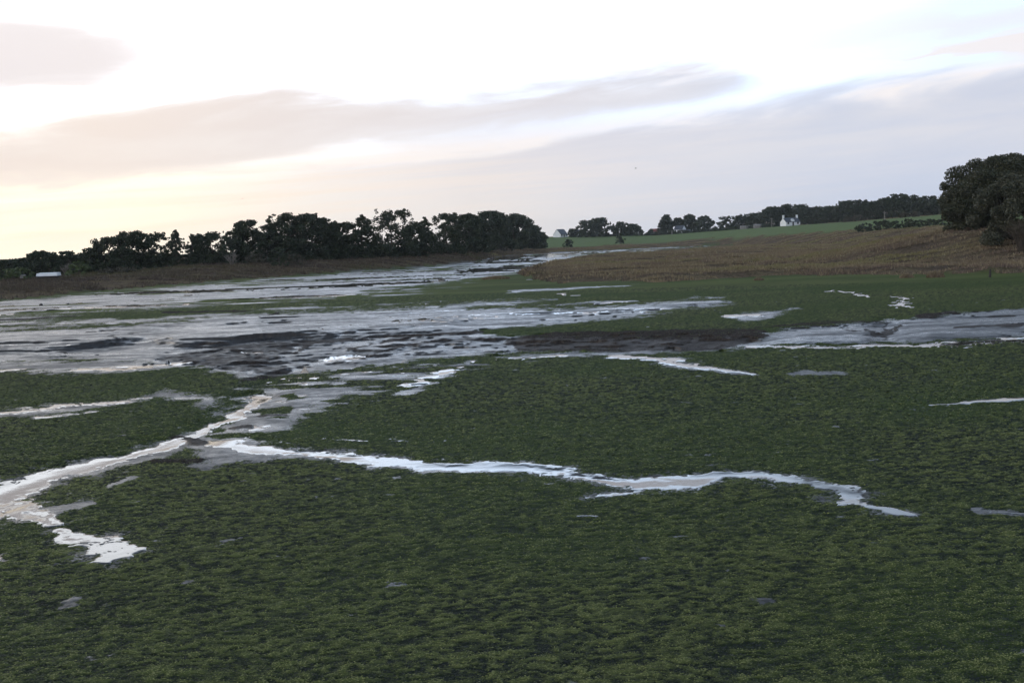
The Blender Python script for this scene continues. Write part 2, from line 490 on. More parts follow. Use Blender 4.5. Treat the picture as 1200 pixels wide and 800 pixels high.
WATER = [
    [(238, 517, 2.5), (290, 524, 5), (340, 529, 5), (430, 538, 5), (520, 546, 4.4), (600, 548, 5.4), (640, 552, 6.5), (690, 559, 5), (740, 566, 5.5), (790, 566, 8), (820, 559, 5.5), (850, 553, 3.6), (900, 556, 4), (960, 565, 4), (988, 572, 5.5), (993, 582, 6), (1000, 591, 5), (1025, 595, 4), (1050, 599, 4), (1086, 606, 2.6)],
    [(770, 571, 3), (735, 577, 2.2), (692, 585, 2)],
    [(306, 464, 3), (300, 470, 2.4), (280, 484, 2), (262, 491, 2.2), (240, 502, 2.4), (200, 519, 2.8), (160, 531, 3.2), (100, 548, 3.6), (50, 560, 5), (15, 572, 8), (-5, 585, 13), (-30, 600, 14)],
    [(0, 588, 12), (25, 603, 8), (55, 612, 4)], [(68, 621, 4), (95, 630, 7), (125, 643, 8), (140, 648, 6), (120, 660, 3.4)],
    [(-40, 489, 3), (80, 476, 2.6), (178, 466, 2)], [(50, 490, 1.4), (112, 482, 1)],
    [(720, 417, 1.8), (760, 421, 2.6), (800, 427, 3.2), (850, 432, 1.8), (900, 437, 1.0)],
    [(1090, 473, 1.3), (1150, 471, 1.6), (1240, 464, 2.8)],
    [(976, 341, 1.1), (990, 343, 1.3), (1016, 347, 1.2)], [(1046, 347, 1.3), (1058, 350, 2.2), (1062, 354, 2.6), (1054, 360, 1.4)],
    [(386, 513.5, 1.3), (410, 515, .5), (450, 516.5, 1.4), (470, 516, .6), (505, 517.5, 1.3), (530, 516.5, .6)], [(665, 344.5, 1.2), (674, 346, 1.2)],
    [(1170, 596, 1.4), (1230, 602, 1.8)], [(690, 605, 1.2), (710, 605, 1.2)],
    [(880, 406, 1.8), (1000, 406, 1.8), (1060, 404.5, 1.6)], [(1070, 406, 1.6), (1110, 403, 3.5), (1160, 400, 3.5), (1260, 394, 4)],
    [(372, 424, 1.5), (395, 421, 4), (420, 419, 2)], [(270, 414, 1.2), (330, 415, 1.6)],
    [(-60, 438, 1.6), (30, 434, 2)], [(80, 434, 1.4), (150, 430, 2), (230, 424, 1.4)],
    [(540, 432, 2), (500, 444, 2.4), (470, 452, 1.5)], [(690, 355.5, 0.7), (730, 353.2, 0.8)],
    [(850, 371, 1.6), (880, 370, 2.6), (905, 369, 1.5)], [(600, 419, 1.2), (660, 417, 1.3)],
    # the river behind the marsh
    [(560, 304.5, 2.0), (600, 302, 3), (650, 299, 2.6), (700, 296.5, 1.6), (790, 291.2, 1.0), (830, 288.8, .8)],
    [(540, 319, 2), (580, 315.5, 2.4), (610, 313, 2.2)],
]
KELP_SHADE = [
    [(1033, 398, 1.6), (1012, 386, 1.1), (975, 379.5, .6)], [(1033, 398, 1.6), (1036, 385, 1.3), (1042, 376, .9)], [(1035, 393, 1.0), (1062, 380, .8), (1085, 375, .6)], [(1020, 391, .8), (985, 386, .6)],  # dark strokes stand in for the shading of shallow gully rills
    [(426, 420, 1.3), (452, 409, 1.1), (484, 402, .8)], [(330, 404, 1.2), (372, 399, 1.0), (420, 396, .8)], [(400, 412, .9), (440, 402, .8), (500, 393, .7)], [(345, 414, 1.2), (356, 404, 1)],  # rill shading on the pit slope, painted with the kelp colour
    [(120, 398, .8), (145, 392, .8), (170, 389, .6)], [(300, 372, 1), (330, 366, .8)], [(225, 405, 1.2), (250, 402, 1.0)], [(0, 409, .9), (20, 410, .8)],
    [(890, 384, 2.6), (960, 380, 2.8), (1040, 376.5, 2.0)], [(1072, 370.5, 2.8), (1110, 368, 1.8)],
    [(250, 408, 2.5), (340, 402, 3), (460, 395, 2.2), (560, 389, 1.6)],
    [(650, 402, 3), (690, 399, 4), (720, 402, 3)], [(440, 407, 1.5), (500, 401, 2), (540, 400, 2)],
    [(280, 446, 3), (330, 437, 4)], [(200, 512, 2), (235, 518, 2.2)], [(180, 540, 2), (230, 541, 2)], [(300, 486, 1.4), (335, 484, 1.3)], [(270, 502, 1.2), (290, 500, 1.2)],
    [(150, 385, 1.0), (110, 389, 1.0)], [(195, 366, 1.6), (300, 364, 1.2)], [(1120, 384, 1.4), (1200, 381, 2)], [(0, 375, 1), (90, 370, 1)], [(60, 413, .8), (90, 414, .9)],
    [(560, 303.5, 1.6), (566, 303, 1.2)], [(470, 312, .9), (560, 305.5, 1.2)],
]
KELP_POLY = [([(585, 396), (650, 388), (760, 386), (860, 384), (905, 384), (895, 400), (850, 409), (700, 414), (600, 413)], 0.80), ([(150, 423), (215, 411), (290, 401), (350, 398), (345, 410), (322, 424), (350, 434), (300, 440), (240, 430), (200, 424)], 0.56),
             ([(440, 404), (520, 396), (580, 393), (590, 400), (520, 405), (450, 410)], 0.50)]
HEIGHT = [  # (path, metres) swells and channels
    ([(-80, 404, 18), (40, 398, 18), (120, 396, 14)], 0.24), ([(160, 372, 9), (260, 366, 9)], -0.12), ([(210, 398, 12), (360, 388, 12), (520, 378, 12)], 0.18),
    ([(60, 418, 9), (110, 411, 9), (170, 399, 9), (200, 386, 8)], -0.06),
    ([(300, 470, 14), (270, 486, 14), (220, 512, 16), (150, 535, 18), (60, 560, 24), (-40, 595, 30)], -0.14), ([(330, 440, 14), (306, 460, 14)], -0.16),
    ([(300, 525, 16), (500, 546, 14), (700, 562, 13), (900, 556, 10), (1000, 585, 12)], -0.035),
    ([(1000, 392, 12), (950, 394, 12)], 0.10), ([(1033, 399, 8), (1036, 386, 8), (1042, 376, 7)], -0.14), ([(1090, 388, 12), (1200, 378, 14)], 0.12),
    ([(900, 406, 7), (1040, 405, 7), (1260, 396, 9)], -0.07), ([(890, 384, 6), (1040, 377, 6)], 0.06),
]


CH_U = [120, 180, 250, 300, 345, 400, 480, 560, 640, 760, 880, 930]
CH_NEAR = [422, 424, 433, 438, 438, 431, 422, 416, 413, 412, 407, 405]
CH_FAR = [411, 408, 401, 394, 388, 384, 381, 380, 381, 383, 386, 390]
CH_DEEP = [0, .12, .38, .50, .56, .46, .38, .32, .30, .28, .16, 0]


def build_flat():
    us = np.arange(-150, 1351, 1.12); dys = np.concatenate([np.arange(9.5, 40, 0.6), np.arange(40, 640, 0.92)])
    U, DY = np.meshgrid(us, dys)
    V = hz(U) + DY
    X, Y = ground(U, V)
    D = np.hypot(X, Y)
    # edges wander on the ground, not in the picture
    k = np.clip(D / 30, 0.35, 3.0)
    W1 = (fbm(X, Y, 2.6, 4, 1) * 0.45 + fbm(X, Y, 0.7, 3, 3) * 0.22) * k; W2 = (fbm(X, Y, 2.6, 4, 2) * 0.55 + fbm(X, Y, 0.7, 3, 4) * 0.26) * k
    pu, pv = project(X + W1, Y + W2, 0 * X)
    rag = fbm(X, Y, 0.5, 4, 30); mid = fbm(X, Y, 3.2, 4, 31); big = fbm(X, Y, 9.0, 3, 32)
    streak = fbm(X * 0.45, Y, 2.4, 4, 33)
    far = sstep(60, 110, D)
    mud = np.full(X.shape, -1.0)
    for p, fe in zip(MUD_POLY, (6, 7, 5, 5, 13)): mud = np.maximum(mud, in_poly(pu, pv, p) / fe)
    for s in MUD_STROKE: mud = np.maximum(mud, stroke(pu, pv, [(a, b, c * 0.8) for a, b, c in s]) * 0.7)
    mud = 0.5 + 0.5 * np.clip(mud, -1, 1)
    gap = sstep(-1, 3, in_poly(pu, pv, [(-140, 380), (0, 364), (200, 358), (330, 350), (440, 340), (500, 334), (560, 328), (560, 352), (430, 364), (300, 370), (120, 384), (-140, 406)]))
    gap = gap * sstep(590, 400, pu + 260 * streak)
    mud = np.maximum(mud, gap * (0.50 + 0.55 * fbm(X * 0.22, Y, 3.4, 4, 48)))
    for p in GREEN:
        g = sstep(-1.5, 2.5, in_poly(pu, pv, p) + streak * 3)
        mud = mud * (1 - 0.85 * g)
    mud = mud + 0.22 * mid + 0.12 * big * (1 - far) + 0.30 * rag * (1 - far)
    mud = mud + far * 0.35 * fbm(X * 0.25, Y, 6.0, 4, 47) * (mud < 0.4)
    mud = mud - 0.8 * sstep(55, 85, D) * sstep(0.12, 0.45, fbm(X * 0.18, Y, 2.2, 4, 49)) * (mud > 0.5)
    mud = mud - 0.55 * (1 - far) * sstep(0.08, 0.38, fbm(X * 0.45, Y, 1.5, 4, 46)) * (in_poly(pu, pv, MUD_POLY[4]) > -4)
    # bare specks in the mat
    mud = np.maximum(mud, (0.15 + 0.5 * sstep(0.48, 0.80, fbm(X * 0.6, Y, 0.35, 4, 44))) * (1 - far))
    kelp_shade = np.full(X.shape, -1.0)
    for s in KELP_SHADE: kelp_shade = np.maximum(kelp_shade, stroke(pu, pv, s))
    kelp_shade = np.clip(0.5 + 0.5 * kelp_shade, 0, 1)
    kelp_shade = kelp_shade - 0.34 * (1 - sstep(-0.25, 0.2, fbm(X * 0.5, Y, 2.0, 4, 72)))
    for p, m in KELP_POLY: kelp_shade = np.maximum(kelp_shade, m * sstep(-2, 3, in_poly(pu, pv, p) + 1.0 * streak) + 0.06 * rag)
    speck = sstep(0.30, 0.50, fbm(X * 0.30, Y, 2.6, 5, 71, 0.62) - 0.25 * far) * sstep(0.7, 1.0, mud) * 0.0
    kelp_shade = np.maximum(kelp_shade, speck)
    for s in WATER[:8]: mud = np.maximum(mud, 0.30 + 0.32 * np.clip(stroke(pu, pv, [(a, b, c * 2.2) for a, b, c in s]), -1, 1) + 0.25 * rag)
    wet = np.full(X.shape, -1.0)
    frag = fbm(X * 0.5, Y, 0.5, 4, 79, 0.65) * (1 - far) + far * fbm(X * 0.25, Y, 1.6, 4, 80, 0.65)
    for q, s in enumerate(WATER):
        st_ = np.clip(stroke(pu, pv, s), -1, 1)
        wet = np.maximum(wet, st_ if q in (0, 2, 3, 4) else np.where(st_ > -0.9, st_ - 0.25 + 1.5 * frag, st_))
    wet = 0.5 + 0.5 * np.clip(wet, -1, 1)
    wet = np.where(wet > 0.05, wet + 0.20 * rag * (1 - 0.5 * far) + 0.20 * fbm(X, Y, 0.20, 2, 35) * (D < 35) + far * 0.55 * fbm(X * 0.5, Y, 2.2, 4, 36), wet)
    # films of water over the far flats and the middle band
    f1 = sstep(-1, 5, in_poly(pu, pv, MUD_POLY[0])) * (1 - sstep(0.5, 2, 0 * D))
    flm = 0.40 + 0.45 * fbm(X * 0.22, Y, 2.6, 4, 37) + 0.30 * fbm(X * 0.3, Y, 12.0, 3, 38) + 0.18 * rag
    wet = np.maximum(wet, np.where(f1 > 0.3, flm, 0))
    bandp = np.maximum(stroke(pu, pv, [(-100, 416, 8), (60, 402, 5), (200, 402, 8), (330, 390, 9), (440, 378, 9), (560, 370, 9), (680, 367, 8), (760, 361, 5), (840, 351, 2.5)]), stroke(pu, pv, [(430, 360, 3), (520, 355, 4), (610, 351, 3)]))
    wet = np.maximum(wet, np.where(bandp > 0, 0.01 + 0.28 * np.clip(bandp, 0, 1) + 0.52 * streak + 0.50 * rag + 0.25 * fbm(X, Y, 0.22, 2, 39), 0))
    fan = in_poly(pu, pv, MUD_POLY[4])
    wet = np.maximum(wet, np.where(fan > 0, 0.12 + 0.75 * rag + 0.35 * mid, 0))
    hgt = 0 * X
    su, sv = project(X + W1 * 0.6, Y + W2 * 0.6, 0 * X)
    for pth, m in HEIGHT:
        hgt = hgt + m * sstep(0.0, 1.0, stroke(su, sv, pth)) 
    lipv = sv + 5.0 * fbm(X, Y, 3.0, 3, 57) + 2.0 * fbm(X, Y, 0.8, 2, 58)
    cn, cf, cd = (np.interp(su, CH_U, c) for c in (CH_NEAR, CH_FAR, CH_DEEP))
    tt = np.clip((cn - lipv) / (cn - cf), 0, 1)
    chan = np.where(lipv < cn, 1 - (tt * 0.75 + 0.25 * tt * tt), 0) * sstep(0, 1.2, cn - lipv)
    hgt = hgt - cd * chan
    hgt = np.clip(hgt, -0.7, 0.5)
    mudm = np.clip(sstep(0.45, 0.75, mud), 0, 1)
    # rills down the mud slopes
    rid = 1 - np.abs(fbm(X * 0.45 + Y * 0.15, Y * 0.8, 3.4, 4, 51))
    rough_zone = sstep(0.0, 0.6, np.maximum(stroke(pu, pv, [(250, 425, 18), (350, 425, 20), (480, 405, 18), (700, 400, 14), (880, 396, 9)]), -1))
    hgt = hgt - 0.05 * mudm * sstep(0.82, 1.0, rid) * np.clip(D / 40, 0.2, 1.2) * (1 - sstep(60, 90, D)) * sstep(0.0, 0.25, fbm(X, Y, 9.0, 2, 52)) + 0.11 * np.clip((D - 26) / 26, 0, 1) * (1 - sstep(80, 150, D)) * mudm * fbm(X * 0.38 + Y * 0.12, Y, 5.0, 4, 54, 0.48) + rough_zone * 0.08 * fbm(X, Y, 1.1, 4, 53)
    # carry the relief along the line of sight, keep distance growing row by row
    rd = ray(U, V); t = (EYE - hgt) / -rd[..., 2]
    dist = np.hypot(rd[..., 0], rd[..., 1]) * t
    dist = np.maximum.accumulate(dist[::-1], axis=0)[::-1] + np.linspace(0.02, 0, len(dys))[:, None]
    q = np.hypot(rd[..., 0], rd[..., 1])
    X, Y = rd[..., 0] / q * dist, rd[..., 1] / q * dist
    zl, marsh, field = h_land(X, Y)
    land = np.clip((zl - hgt) / 0.4, 0, 1)
    # clumps of the mat, small and unlike
    n1 = fbm(X, Y, 0.30, 3, 61, 0.6); n2 = fbm(X, Y, 1.5, 2, 62); n3 = fbm(X, Y, 0.11, 2, 63)
    amp = np.clip(1.45 - mudm, 0.45, 1.0) * (1 - 0.72 * sstep(0.58, 0.85, wet) * np.where((pu < 175) & (pv > 585), 0.0, 1.0)) * (1 - 0.5 * sstep(40, 100, D))
    Xw = X + 0.16 * fbm(X, Y, 0.45, 2, 77); Yr = Y - 0.10 * X + 0.09 * fbm(X, Y, 0.35, 2, 78)
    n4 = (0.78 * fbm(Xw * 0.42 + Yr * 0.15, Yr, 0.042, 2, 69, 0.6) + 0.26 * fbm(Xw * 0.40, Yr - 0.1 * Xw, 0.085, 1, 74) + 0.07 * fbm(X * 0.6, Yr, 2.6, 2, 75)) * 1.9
    n5 = fbm(X * 0.3, Y, 3.0, 3, 70)
    fade = 1 - sstep(28, 55, D) * mudm
    bump = amp * fade * (0.005 * fbm(X * 0.5, Yr, 0.22, 2, 76) + 0.011 * n4 * (D < 70) + 0.010 * n2 + 0.004 * n3 * (D < 40)) + amp * (1 - fade) * 0.035 * n5 + sstep(0.4, 0.7, kelp_shade) * (1 - 0.8 * far) * (0.02 + 0.10 * fbm(X * 0.6, Y, 0.8, 4, 64, 0.6))
    marshbump = marsh * (0.30 * fbm(X, Y, 7.0, 3, 65) + 0.16 * fbm(X, Y, 1.7, 3, 66))
    gut = sstep(0.80, 0.97, 1 - np.abs(fbm(X * 0.35 + Y * 0.08, Y, 16.0, 3, 68))) * sstep(0.6, 1, marsh)
    Z = np.maximum(hgt + bump * (1 - land), zl) + marshbump - 0.55 * gut
    zw = hgt + np.clip((wet - 0.5) * 0.10, -0.08, 0.008) - 0.002
    tint = np.clip(0.30 + 0.9 * fbm(X * (1 - 0.6 * far), Y, 5.0, 5, 67), 0, 1)
    nr, nc = X.shape
    idx = np.arange(nr * nc).reshape(nr, nc)
    f = np.stack([idx[1:, :-1], idx[1:, 1:], idx[:-1, 1:], idx[:-1, :-1]], -1).reshape(-1, 4)
    at_ = dict(mud=np.where(wet > 0.62, np.maximum(mud, 0.8), mud), kelp_shade=kelp_shade, marsh=marsh, field=field, tint=tint, ridge=np.where(D < 90, n4 * np.clip(26 / D, 0.4, 1) + 0.2 * sstep(30, 80, D), 0.45 + 0.5 * fbm(X * 0.3, Y, 3.0, 4, 73)))
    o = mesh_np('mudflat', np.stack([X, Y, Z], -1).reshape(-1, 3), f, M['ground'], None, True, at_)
    tag(o, 'dark tidal mudflat under a mat of green algae', 'mudflat', None, 'structure')
    # water: every grid cell that may hold it
    wm = wet > 0.5; dry = zl > hgt + 0.2
    cell = (wm[1:, :-1] | wm[1:, 1:] | wm[:-1, 1:] | wm[:-1, :-1]) & ~(dry[1:, :-1] | dry[1:, 1:] | dry[:-1, 1:] | dry[:-1, :-1])
    fw = f[cell.ravel()]
    used = np.unique(fw); remap = np.zeros(nr * nc, np.int64); remap[used] = np.arange(len(used))
    wv = np.stack([X, Y, zw], -1).reshape(-1, 3)[used]
    w = mesh_np('water', wv, remap[fw], M['water'], None, True)
    tag(w, 'thin bright water in rills and films on the mud', 'water', None, 'structure')
    return X, Y, Z, mud, wet, marsh * (1 - 0.75 * gut), kelp_shade, D, n4


FLAT = build_flat()


def build_terrain():
    a = np.concatenate([np.linspace(-math.pi, -0.66, 60)[:-1], np.linspace(-0.66, 0.66, 500), np.linspace(0.66, math.pi, 60)[1:]])
    d = np.concatenate([[0.05, 2, 4], np.geomspace(6, 100, 40), np.geomspace(103, 1000, 260), np.geomspace(1030, 3200, 50)])
    A, Dm = np.meshgrid(a, d)
    X, Y = np.sin(A) * Dm, np.cos(A) * Dm
    z, marsh, field = h_land(X, Y)
    back = np.abs(A) > 1.2
    Z = np.maximum(z, -0.05)
    Z = np.where(back, 0.3, Z); marsh = np.where(back, 0.6, marsh); field = np.where(back, 0, field)
    # lies under the finely modelled flat
    U, V = project(X, np.maximum(Y, 1e-3), 0 * X)
    DYv = np.where(Y > 1, V - hz(U), 9999)
    inside = (U > -140) & (U < 1340) & (DYv > 10.2) & (DYv < 625) & (np.abs(A) < 1)
    Z = Z - np.where(inside, 0.9, 0.0)
    Z = Z + marsh * np.where(inside, 0, 0.25) * fbm(X, Y, 7.0, 3, 65)
    nr, nc = X.shape; idx = np.arange(nr * nc).reshape(nr, nc)
    f = np.stack([idx[:-1, :-1], idx[1:, :-1], idx[1:, 1:], idx[:-1, 1:]], -1).reshape(-1, 4)[:, ::-1]
    o = mesh_np('terrain', np.stack([X, Y, Z], -1).reshape(-1, 3), f, M['ground'], None, True,
                dict(mud=0 * X + 0.2, kelp_shade=0 * X, marsh=marsh, field=field, tint=0 * X + 0.3, ridge=0 * X))
    tag(o, 'low heath, green fields and a wooded rise behind the marsh', 'terrain', None, 'structure')


build_terrain()


def gz(x, y):
    z, _, _ = h_land(np.array([float(x)]), np.array([float(y)]))
    return float(max(z[0], 0.0))


# ------------------------------------------------------------------ leaves and blades
def quads(c, size, asp=1.6, up=0.0, r=rng):
    """one small quad per centre, random turn; up > 0 makes them stand"""
    n = len(c)
    a = r.normal(size=(n, 3)); a[:, 2] += up * np.sign(r.normal(size=n) + 2); a /= np.linalg.norm(a, axis=1)[:, None]
    b = np.cross(a, r.normal(size=(n, 3))); b /= np.linalg.norm(b, axis=1)[:, None] + 1e-9
    s = (size * r.uniform(0.6, 1.3, n))[:, None]
    p = np.stack([c - a * s * asp / 2 - b * s * .32, c - a * s * asp / 4 + b * s * .5, c + a * s * asp / 2 + b * s * .12, c + a * s * asp / 5 - b * s * .5], 1)
    return p.reshape(-1, 3), np.arange(4 * n).reshape(n, 4)


def tri_blades(x, y, z, h, w, r=rng, lean=0.35):
    """upright pointed blades as thin quads"""
    n = len(x); q = r.uniform(0, 2 * math.pi, n)
    dx, dy = np.cos(q) * w / 2, np.sin(q) * w / 2
    lx, ly = r.normal(size=n) * lean * h, r.normal(size=n) * lean * h
    p = np.stack([np.stack([x - dx, y - dy, z], -1), np.stack([x + dx, y + dy, z], -1),
                  np.stack([x + dx * .5 + lx * .6, y + dy * .5 + ly * .6, z + h * .7], -1), np.stack([x + lx, y + ly, z + h], -1)], 1)
    return p.reshape(-1, 3), np.arange(4 * n).reshape(n, 4)


def scatter_algae():
    X, Y, Z, mud, wet, marsh, kelp_shade, D, ridge = FLAT
    ok = (mud < 0.42) & (wet < 0.5) & (D < 115) & (marsh < 0.1)
    ok &= rng.uniform(0, 1, D.shape) < np.clip((115 - D) / 70, 0, 1) ** 1.5
    w = np.where(ok, 1.0, 0).ravel()
    nr, nc = X.shape
    pick = np.flatnonzero(w)
    pick = rng.choice(pick, 560000)
    i, j = pick // nc, pick % nc
    x = X[i, j] + rng.normal(size=len(i)) * 0.02; y = Y[i, j] + rng.normal(size=len(i)) * 0.03
    z = Z[i, j] + 0.005
    n = len(i)
    s = rng.uniform(0.008, 0.017, n) * np.clip(D[i, j] / 15, 0.80, 2.2)
    q = 0.12 + rng.normal(size=n) * 0.55
    ln = s * rng.uniform(1.4, 3.0, n)
    a = np.stack([np.cos(q) * ln, np.sin(q) * ln, rng.normal(size=n) * ln * 0.10], -1) / 2
    b = np.stack([-np.sin(q) * s, np.cos(q) * s, rng.normal(size=n) * s * 0.30], -1) / 2
    c = np.stack([x, y, z], -1)
    v = np.stack([c - a - b * .5, c - a * .3 + b, c + a + b * .3, c + a * .4 - b], 1).reshape(-1, 3)
    f = np.arange(4 * n).reshape(n, 4)
    tone = np.repeat((ridge[i, j] + rng.normal(size=n) * 0.24) * np.clip(26 / D[i, j], 0.45, 1.0), 4)  # follows crest height, so lit tops and shaded gaps are in the colour
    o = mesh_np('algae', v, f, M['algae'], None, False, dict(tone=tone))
    tag(o, 'mat of ragged green sea lettuce covering the near mud', 'algae', None, 'stuff')


scatter_algae()


def scatter_marsh(name, label, mask, n, hmin, hmax, wd, mat='marsh'):
    X, Y, Z, mud, wet, marsh, kelp_shade, D, ridge = FLAT
    # weight by real ground area so near and far stay equally thick, thinning with distance
    area = D ** 2.0
    w = np.where(mask & (marsh > 0.35), marsh * area * np.clip(200 / D, 0.2, 1.0) ** 1.5, 0).ravel()
    c = np.cumsum(w); pick = np.searchsorted(c, rng.uniform(0, c[-1], n))
    nr, nc = X.shape; i, j = pick // nc, pick % nc
    d = D[i, j]
    x = X[i, j] + rng.normal(size=n) * d * 0.0012; y = Y[i, j] + rng.normal(size=n) * d * 0.004
    patch = 0.55 + 0.9 * np.clip(fbm(x, y, 4.0, 3, 81) + 0.35, 0, 1)
    h = rng.uniform(hmin, hmax, n) * patch
    v, f = tri_blades(x, y, Z[i, j] - 0.04, h, wd * rng.uniform(0.6, 1.4, n) * np.clip(d / 120, 0.7, 2.5))
    o = mesh_np(name, v, f, M[mat])
    tag(o, label, 'marsh grass', None, 'stuff')


UU = project(FLAT[0], FLAT[1], 0 * FLAT[0])[0]
scatter_marsh('marsh_grass', 'brown salt marsh grass on the raised marsh at right', UU > 575, 360000, 0.18, 0.44, 0.10)
scatter_marsh('bank_grass', 'dry brown grass along the bank below the left tree line', (UU < 640) & (FLAT[7] < 420), 170000, 0.22, 0.52, 0.10, 'bank')


# ------------------------------------------------------------------ trees
def crown_pts(kind, h, w, r, leaf):
    """centres of leaf clusters and their radii, tree foot at the origin"""
    C, S = [], []
    hw = w / 2
    def add(x, y, z, s): C.append((x, y, z)); S.append(s)
    if kind == 'conifer':
        k = int(34 + h * 2.6)
        for i in range(k):
            t = 0.10 + 0.88 * (i + r.uniform(0, 1)) / k
            rr = hw * (1 - t) ** 0.75 * r.uniform(0.7, 1.2) + 0.12
            q = r.uniform(0, 2 * math.pi)
            for m in (0.35, 0.75, 1.05):
                add(rr * m * math.cos(q), rr * m * math.sin(q), h * t - 0.12 * rr * m, (0.068 * h) * (1.1 - 0.4 * m) * (1.2 - t * .6))
        add(0, 0, h * 0.97, 0.03 * h)
    elif kind == 'flat':
        for i in range(80):
            t = r.uniform(0.15, 0.98); rr = hw * (0.45 + 0.6 * t) * math.sqrt(r.uniform(0, 1)); q = r.uniform(0, 2 * math.pi)
            if t < 0.5: rr *= 0.8
            x = rr * math.cos(q)
            add(x, rr * math.sin(q), h * (t * 0.92 + 0.06 * x / hw), 0.115 * h * r.uniform(.7, 1.2))
    else:
        dense = {'dome': 120, 'pine': 105, 'open': 104, 'bush': 36}[kind]
        for i in range(dense):
            t = r.uniform(0.06, 1.0)
            if kind == 'dome' or kind == 'bush': env = math.sqrt(max(0.02, 1 - max(0, (t - 0.25) / 0.75) ** 2.2))
            else: env = (0.95 if t < 0.45 else math.sqrt(max(0.03, 1 - ((t - 0.45) / 0.60) ** 2))) * r.uniform(0.82, 1.12)
            if kind == 'open' and 0.25 < t < 0.8: env = max(env, 0.6); rad = env * r.uniform(0.55, 1.0)
            else: rad = env * math.sqrt(r.uniform(0.02, 1))
            q = r.uniform(0, 2 * math.pi)
            s = (0.125 if kind in ('dome', 'bush') else 0.108) * (h * 0.6 + w * 0.4) * r.uniform(0.6, 1.25)
            if kind == 'open': s *= 0.86 if t > 0.3 else 1.15
            add(hw * rad * math.cos(q), hw * rad * math.sin(q), min(h * t, h - s * 0.4), s)
        # tufts that break the outline
        for i in range({'dome': 34, 'pine': 36, 'open': 34, 'bush': 10}[kind]):
            t = r.uniform(0.45, 1.0) if kind != 'bush' else r.uniform(0.2, 1)
            if kind in ('dome', 'bush'): env = math.sqrt(max(0.01, 1 - max(0, (t - 0.25) / 0.75) ** 2.2))
            else: env = math.sqrt(max(0.01, 1 - ((t - 0.45) / 0.60) ** 2))
            q = r.uniform(0, 2 * math.pi); k = r.uniform(0.93, 1.02 if kind == 'dome' else (1.1 if kind in ('bush', 'open') else 1.18))
            add(hw * env * k * math.cos(q), hw * env * k * math.sin(q), h * t * r.uniform(0.95, 1.0 if kind == 'dome' else 1.04), 0.04 * h * r.uniform(.6, 1.2))
    return np.array(C), np.array(S)


def make_tree(name, u, top, wpx, d, kind, label, cat='tree', group=None, mat='pine', seed=None, base=None, leafpx=2.0, dens=1.0, trunk=True):
    x, y = at(u, d)
    zb = gz(x, y) - 0.15
    if base is not None: zb = max(zb - 0.5, min(zb, z_at(u, base, x, y)))
    h = max(z_at(u, top, x, y) - zb, 0.6); w = wpx * d / F
    r = np.random.default_rng(seed if seed is not None else int(u * 13 + top))
    root = empty(name, (x, y, zb))
    tag(root, label, cat, group)
    leaf = leafpx * d / F
    C, S = crown_pts(kind, h, w, r, leaf)
    n = np.maximum((dens * 6.0 * (S / leaf) ** 2 * (0.8 if kind == 'open' else 1.15)).astype(int), 5)
    cen = np.repeat(C, n, axis=0); sg = np.repeat(S, n)
    off = r.normal(size=(len(cen), 3)); off /= np.linalg.norm(off, axis=1)[:, None]
    off *= (r.uniform(0, 1, len(cen)) ** 0.45)[:, None]
    p = cen + off * sg[:, None] * np.array([1.0, 1.0, 0.72])
    p[:, 2] = np.maximum(p[:, 2], 0.1)
    v, f = quads(p, leaf * np.ones(len(p)), 1.5, 0.3, r)
    mesh_np('crown', v, f, M[mat], root)
    if trunk:
        mb = MB(); tr = max(0.022 * h, 0.05)
        ht = h * (0.9 if kind == 'conifer' else 0.62)
        lx, ly = r.normal(size=2) * 0.03 * h
        mb.tube([(0, 0, 0), (lx * .3, ly * .3, ht * .35), (lx * .8, ly * .8, ht * .7), (lx, ly, ht)], [tr * 1.3, tr, tr * .75, tr * .35], 7)
        for i in r.choice(len(C), min(9, len(C)), replace=False):
            c = C[i]; z0 = min(max(c[2] - 0.25 * math.hypot(c[0], c[1]) - 0.05 * h, 0.12 * h), ht)
            k = z0 / ht
            mb.tube([(lx * k, ly * k, z0), ((c[0] + lx * k) / 2, (c[1] + ly * k) / 2, (z0 + c[2]) / 2 + 0.02 * h), tuple(c)], [tr * .5, tr * .32, tr * .1], 5)
        mb.build('trunk', M['bark'], root, True)
    return root


def bare_shrub(u, top, wpx, d, label, name='bare_shrub', mat='pale_bark', n=34, seed=3):
    x, y = at(u, d); zb = gz(x, y) - 0.1
    h = z_at(u, top, x, y) - zb; w = wpx * d / F
    r = np.random.default_rng(seed); mb = MB(); k = d / F
    for i in range(n):
        q = r.uniform(0, 6.28); a = math.sqrt(r.uniform(0, 1)) * w / 2; t = r.uniform(0.55, 1.0)
        e = np.array([a * math.cos(q), a * math.sin(q), h * t * (1 - 0.3 * (2 * a / w) ** 2)])
        m = e * np.array([.45, .45, .55])
        mb.tube([(e[0] * .1, e[1] * .1, 0), m, e], [0.30 * k, 0.22 * k, 0.10 * k], 4)
        for s in range(3):
            b = m + (e - m) * r.uniform(0.1, 0.8); t2 = b + r.normal(size=3) * 0.16 * h * np.array([1, 1, .5]) + np.array([0, 0, 0.12 * h])
            mb.tube([b, t2], [0.16 * k, 0.07 * k], 3)
    o = mb.build(name, M[mat]); o.location = (x, y, zb)
    return tag(o, label, 'shrub')


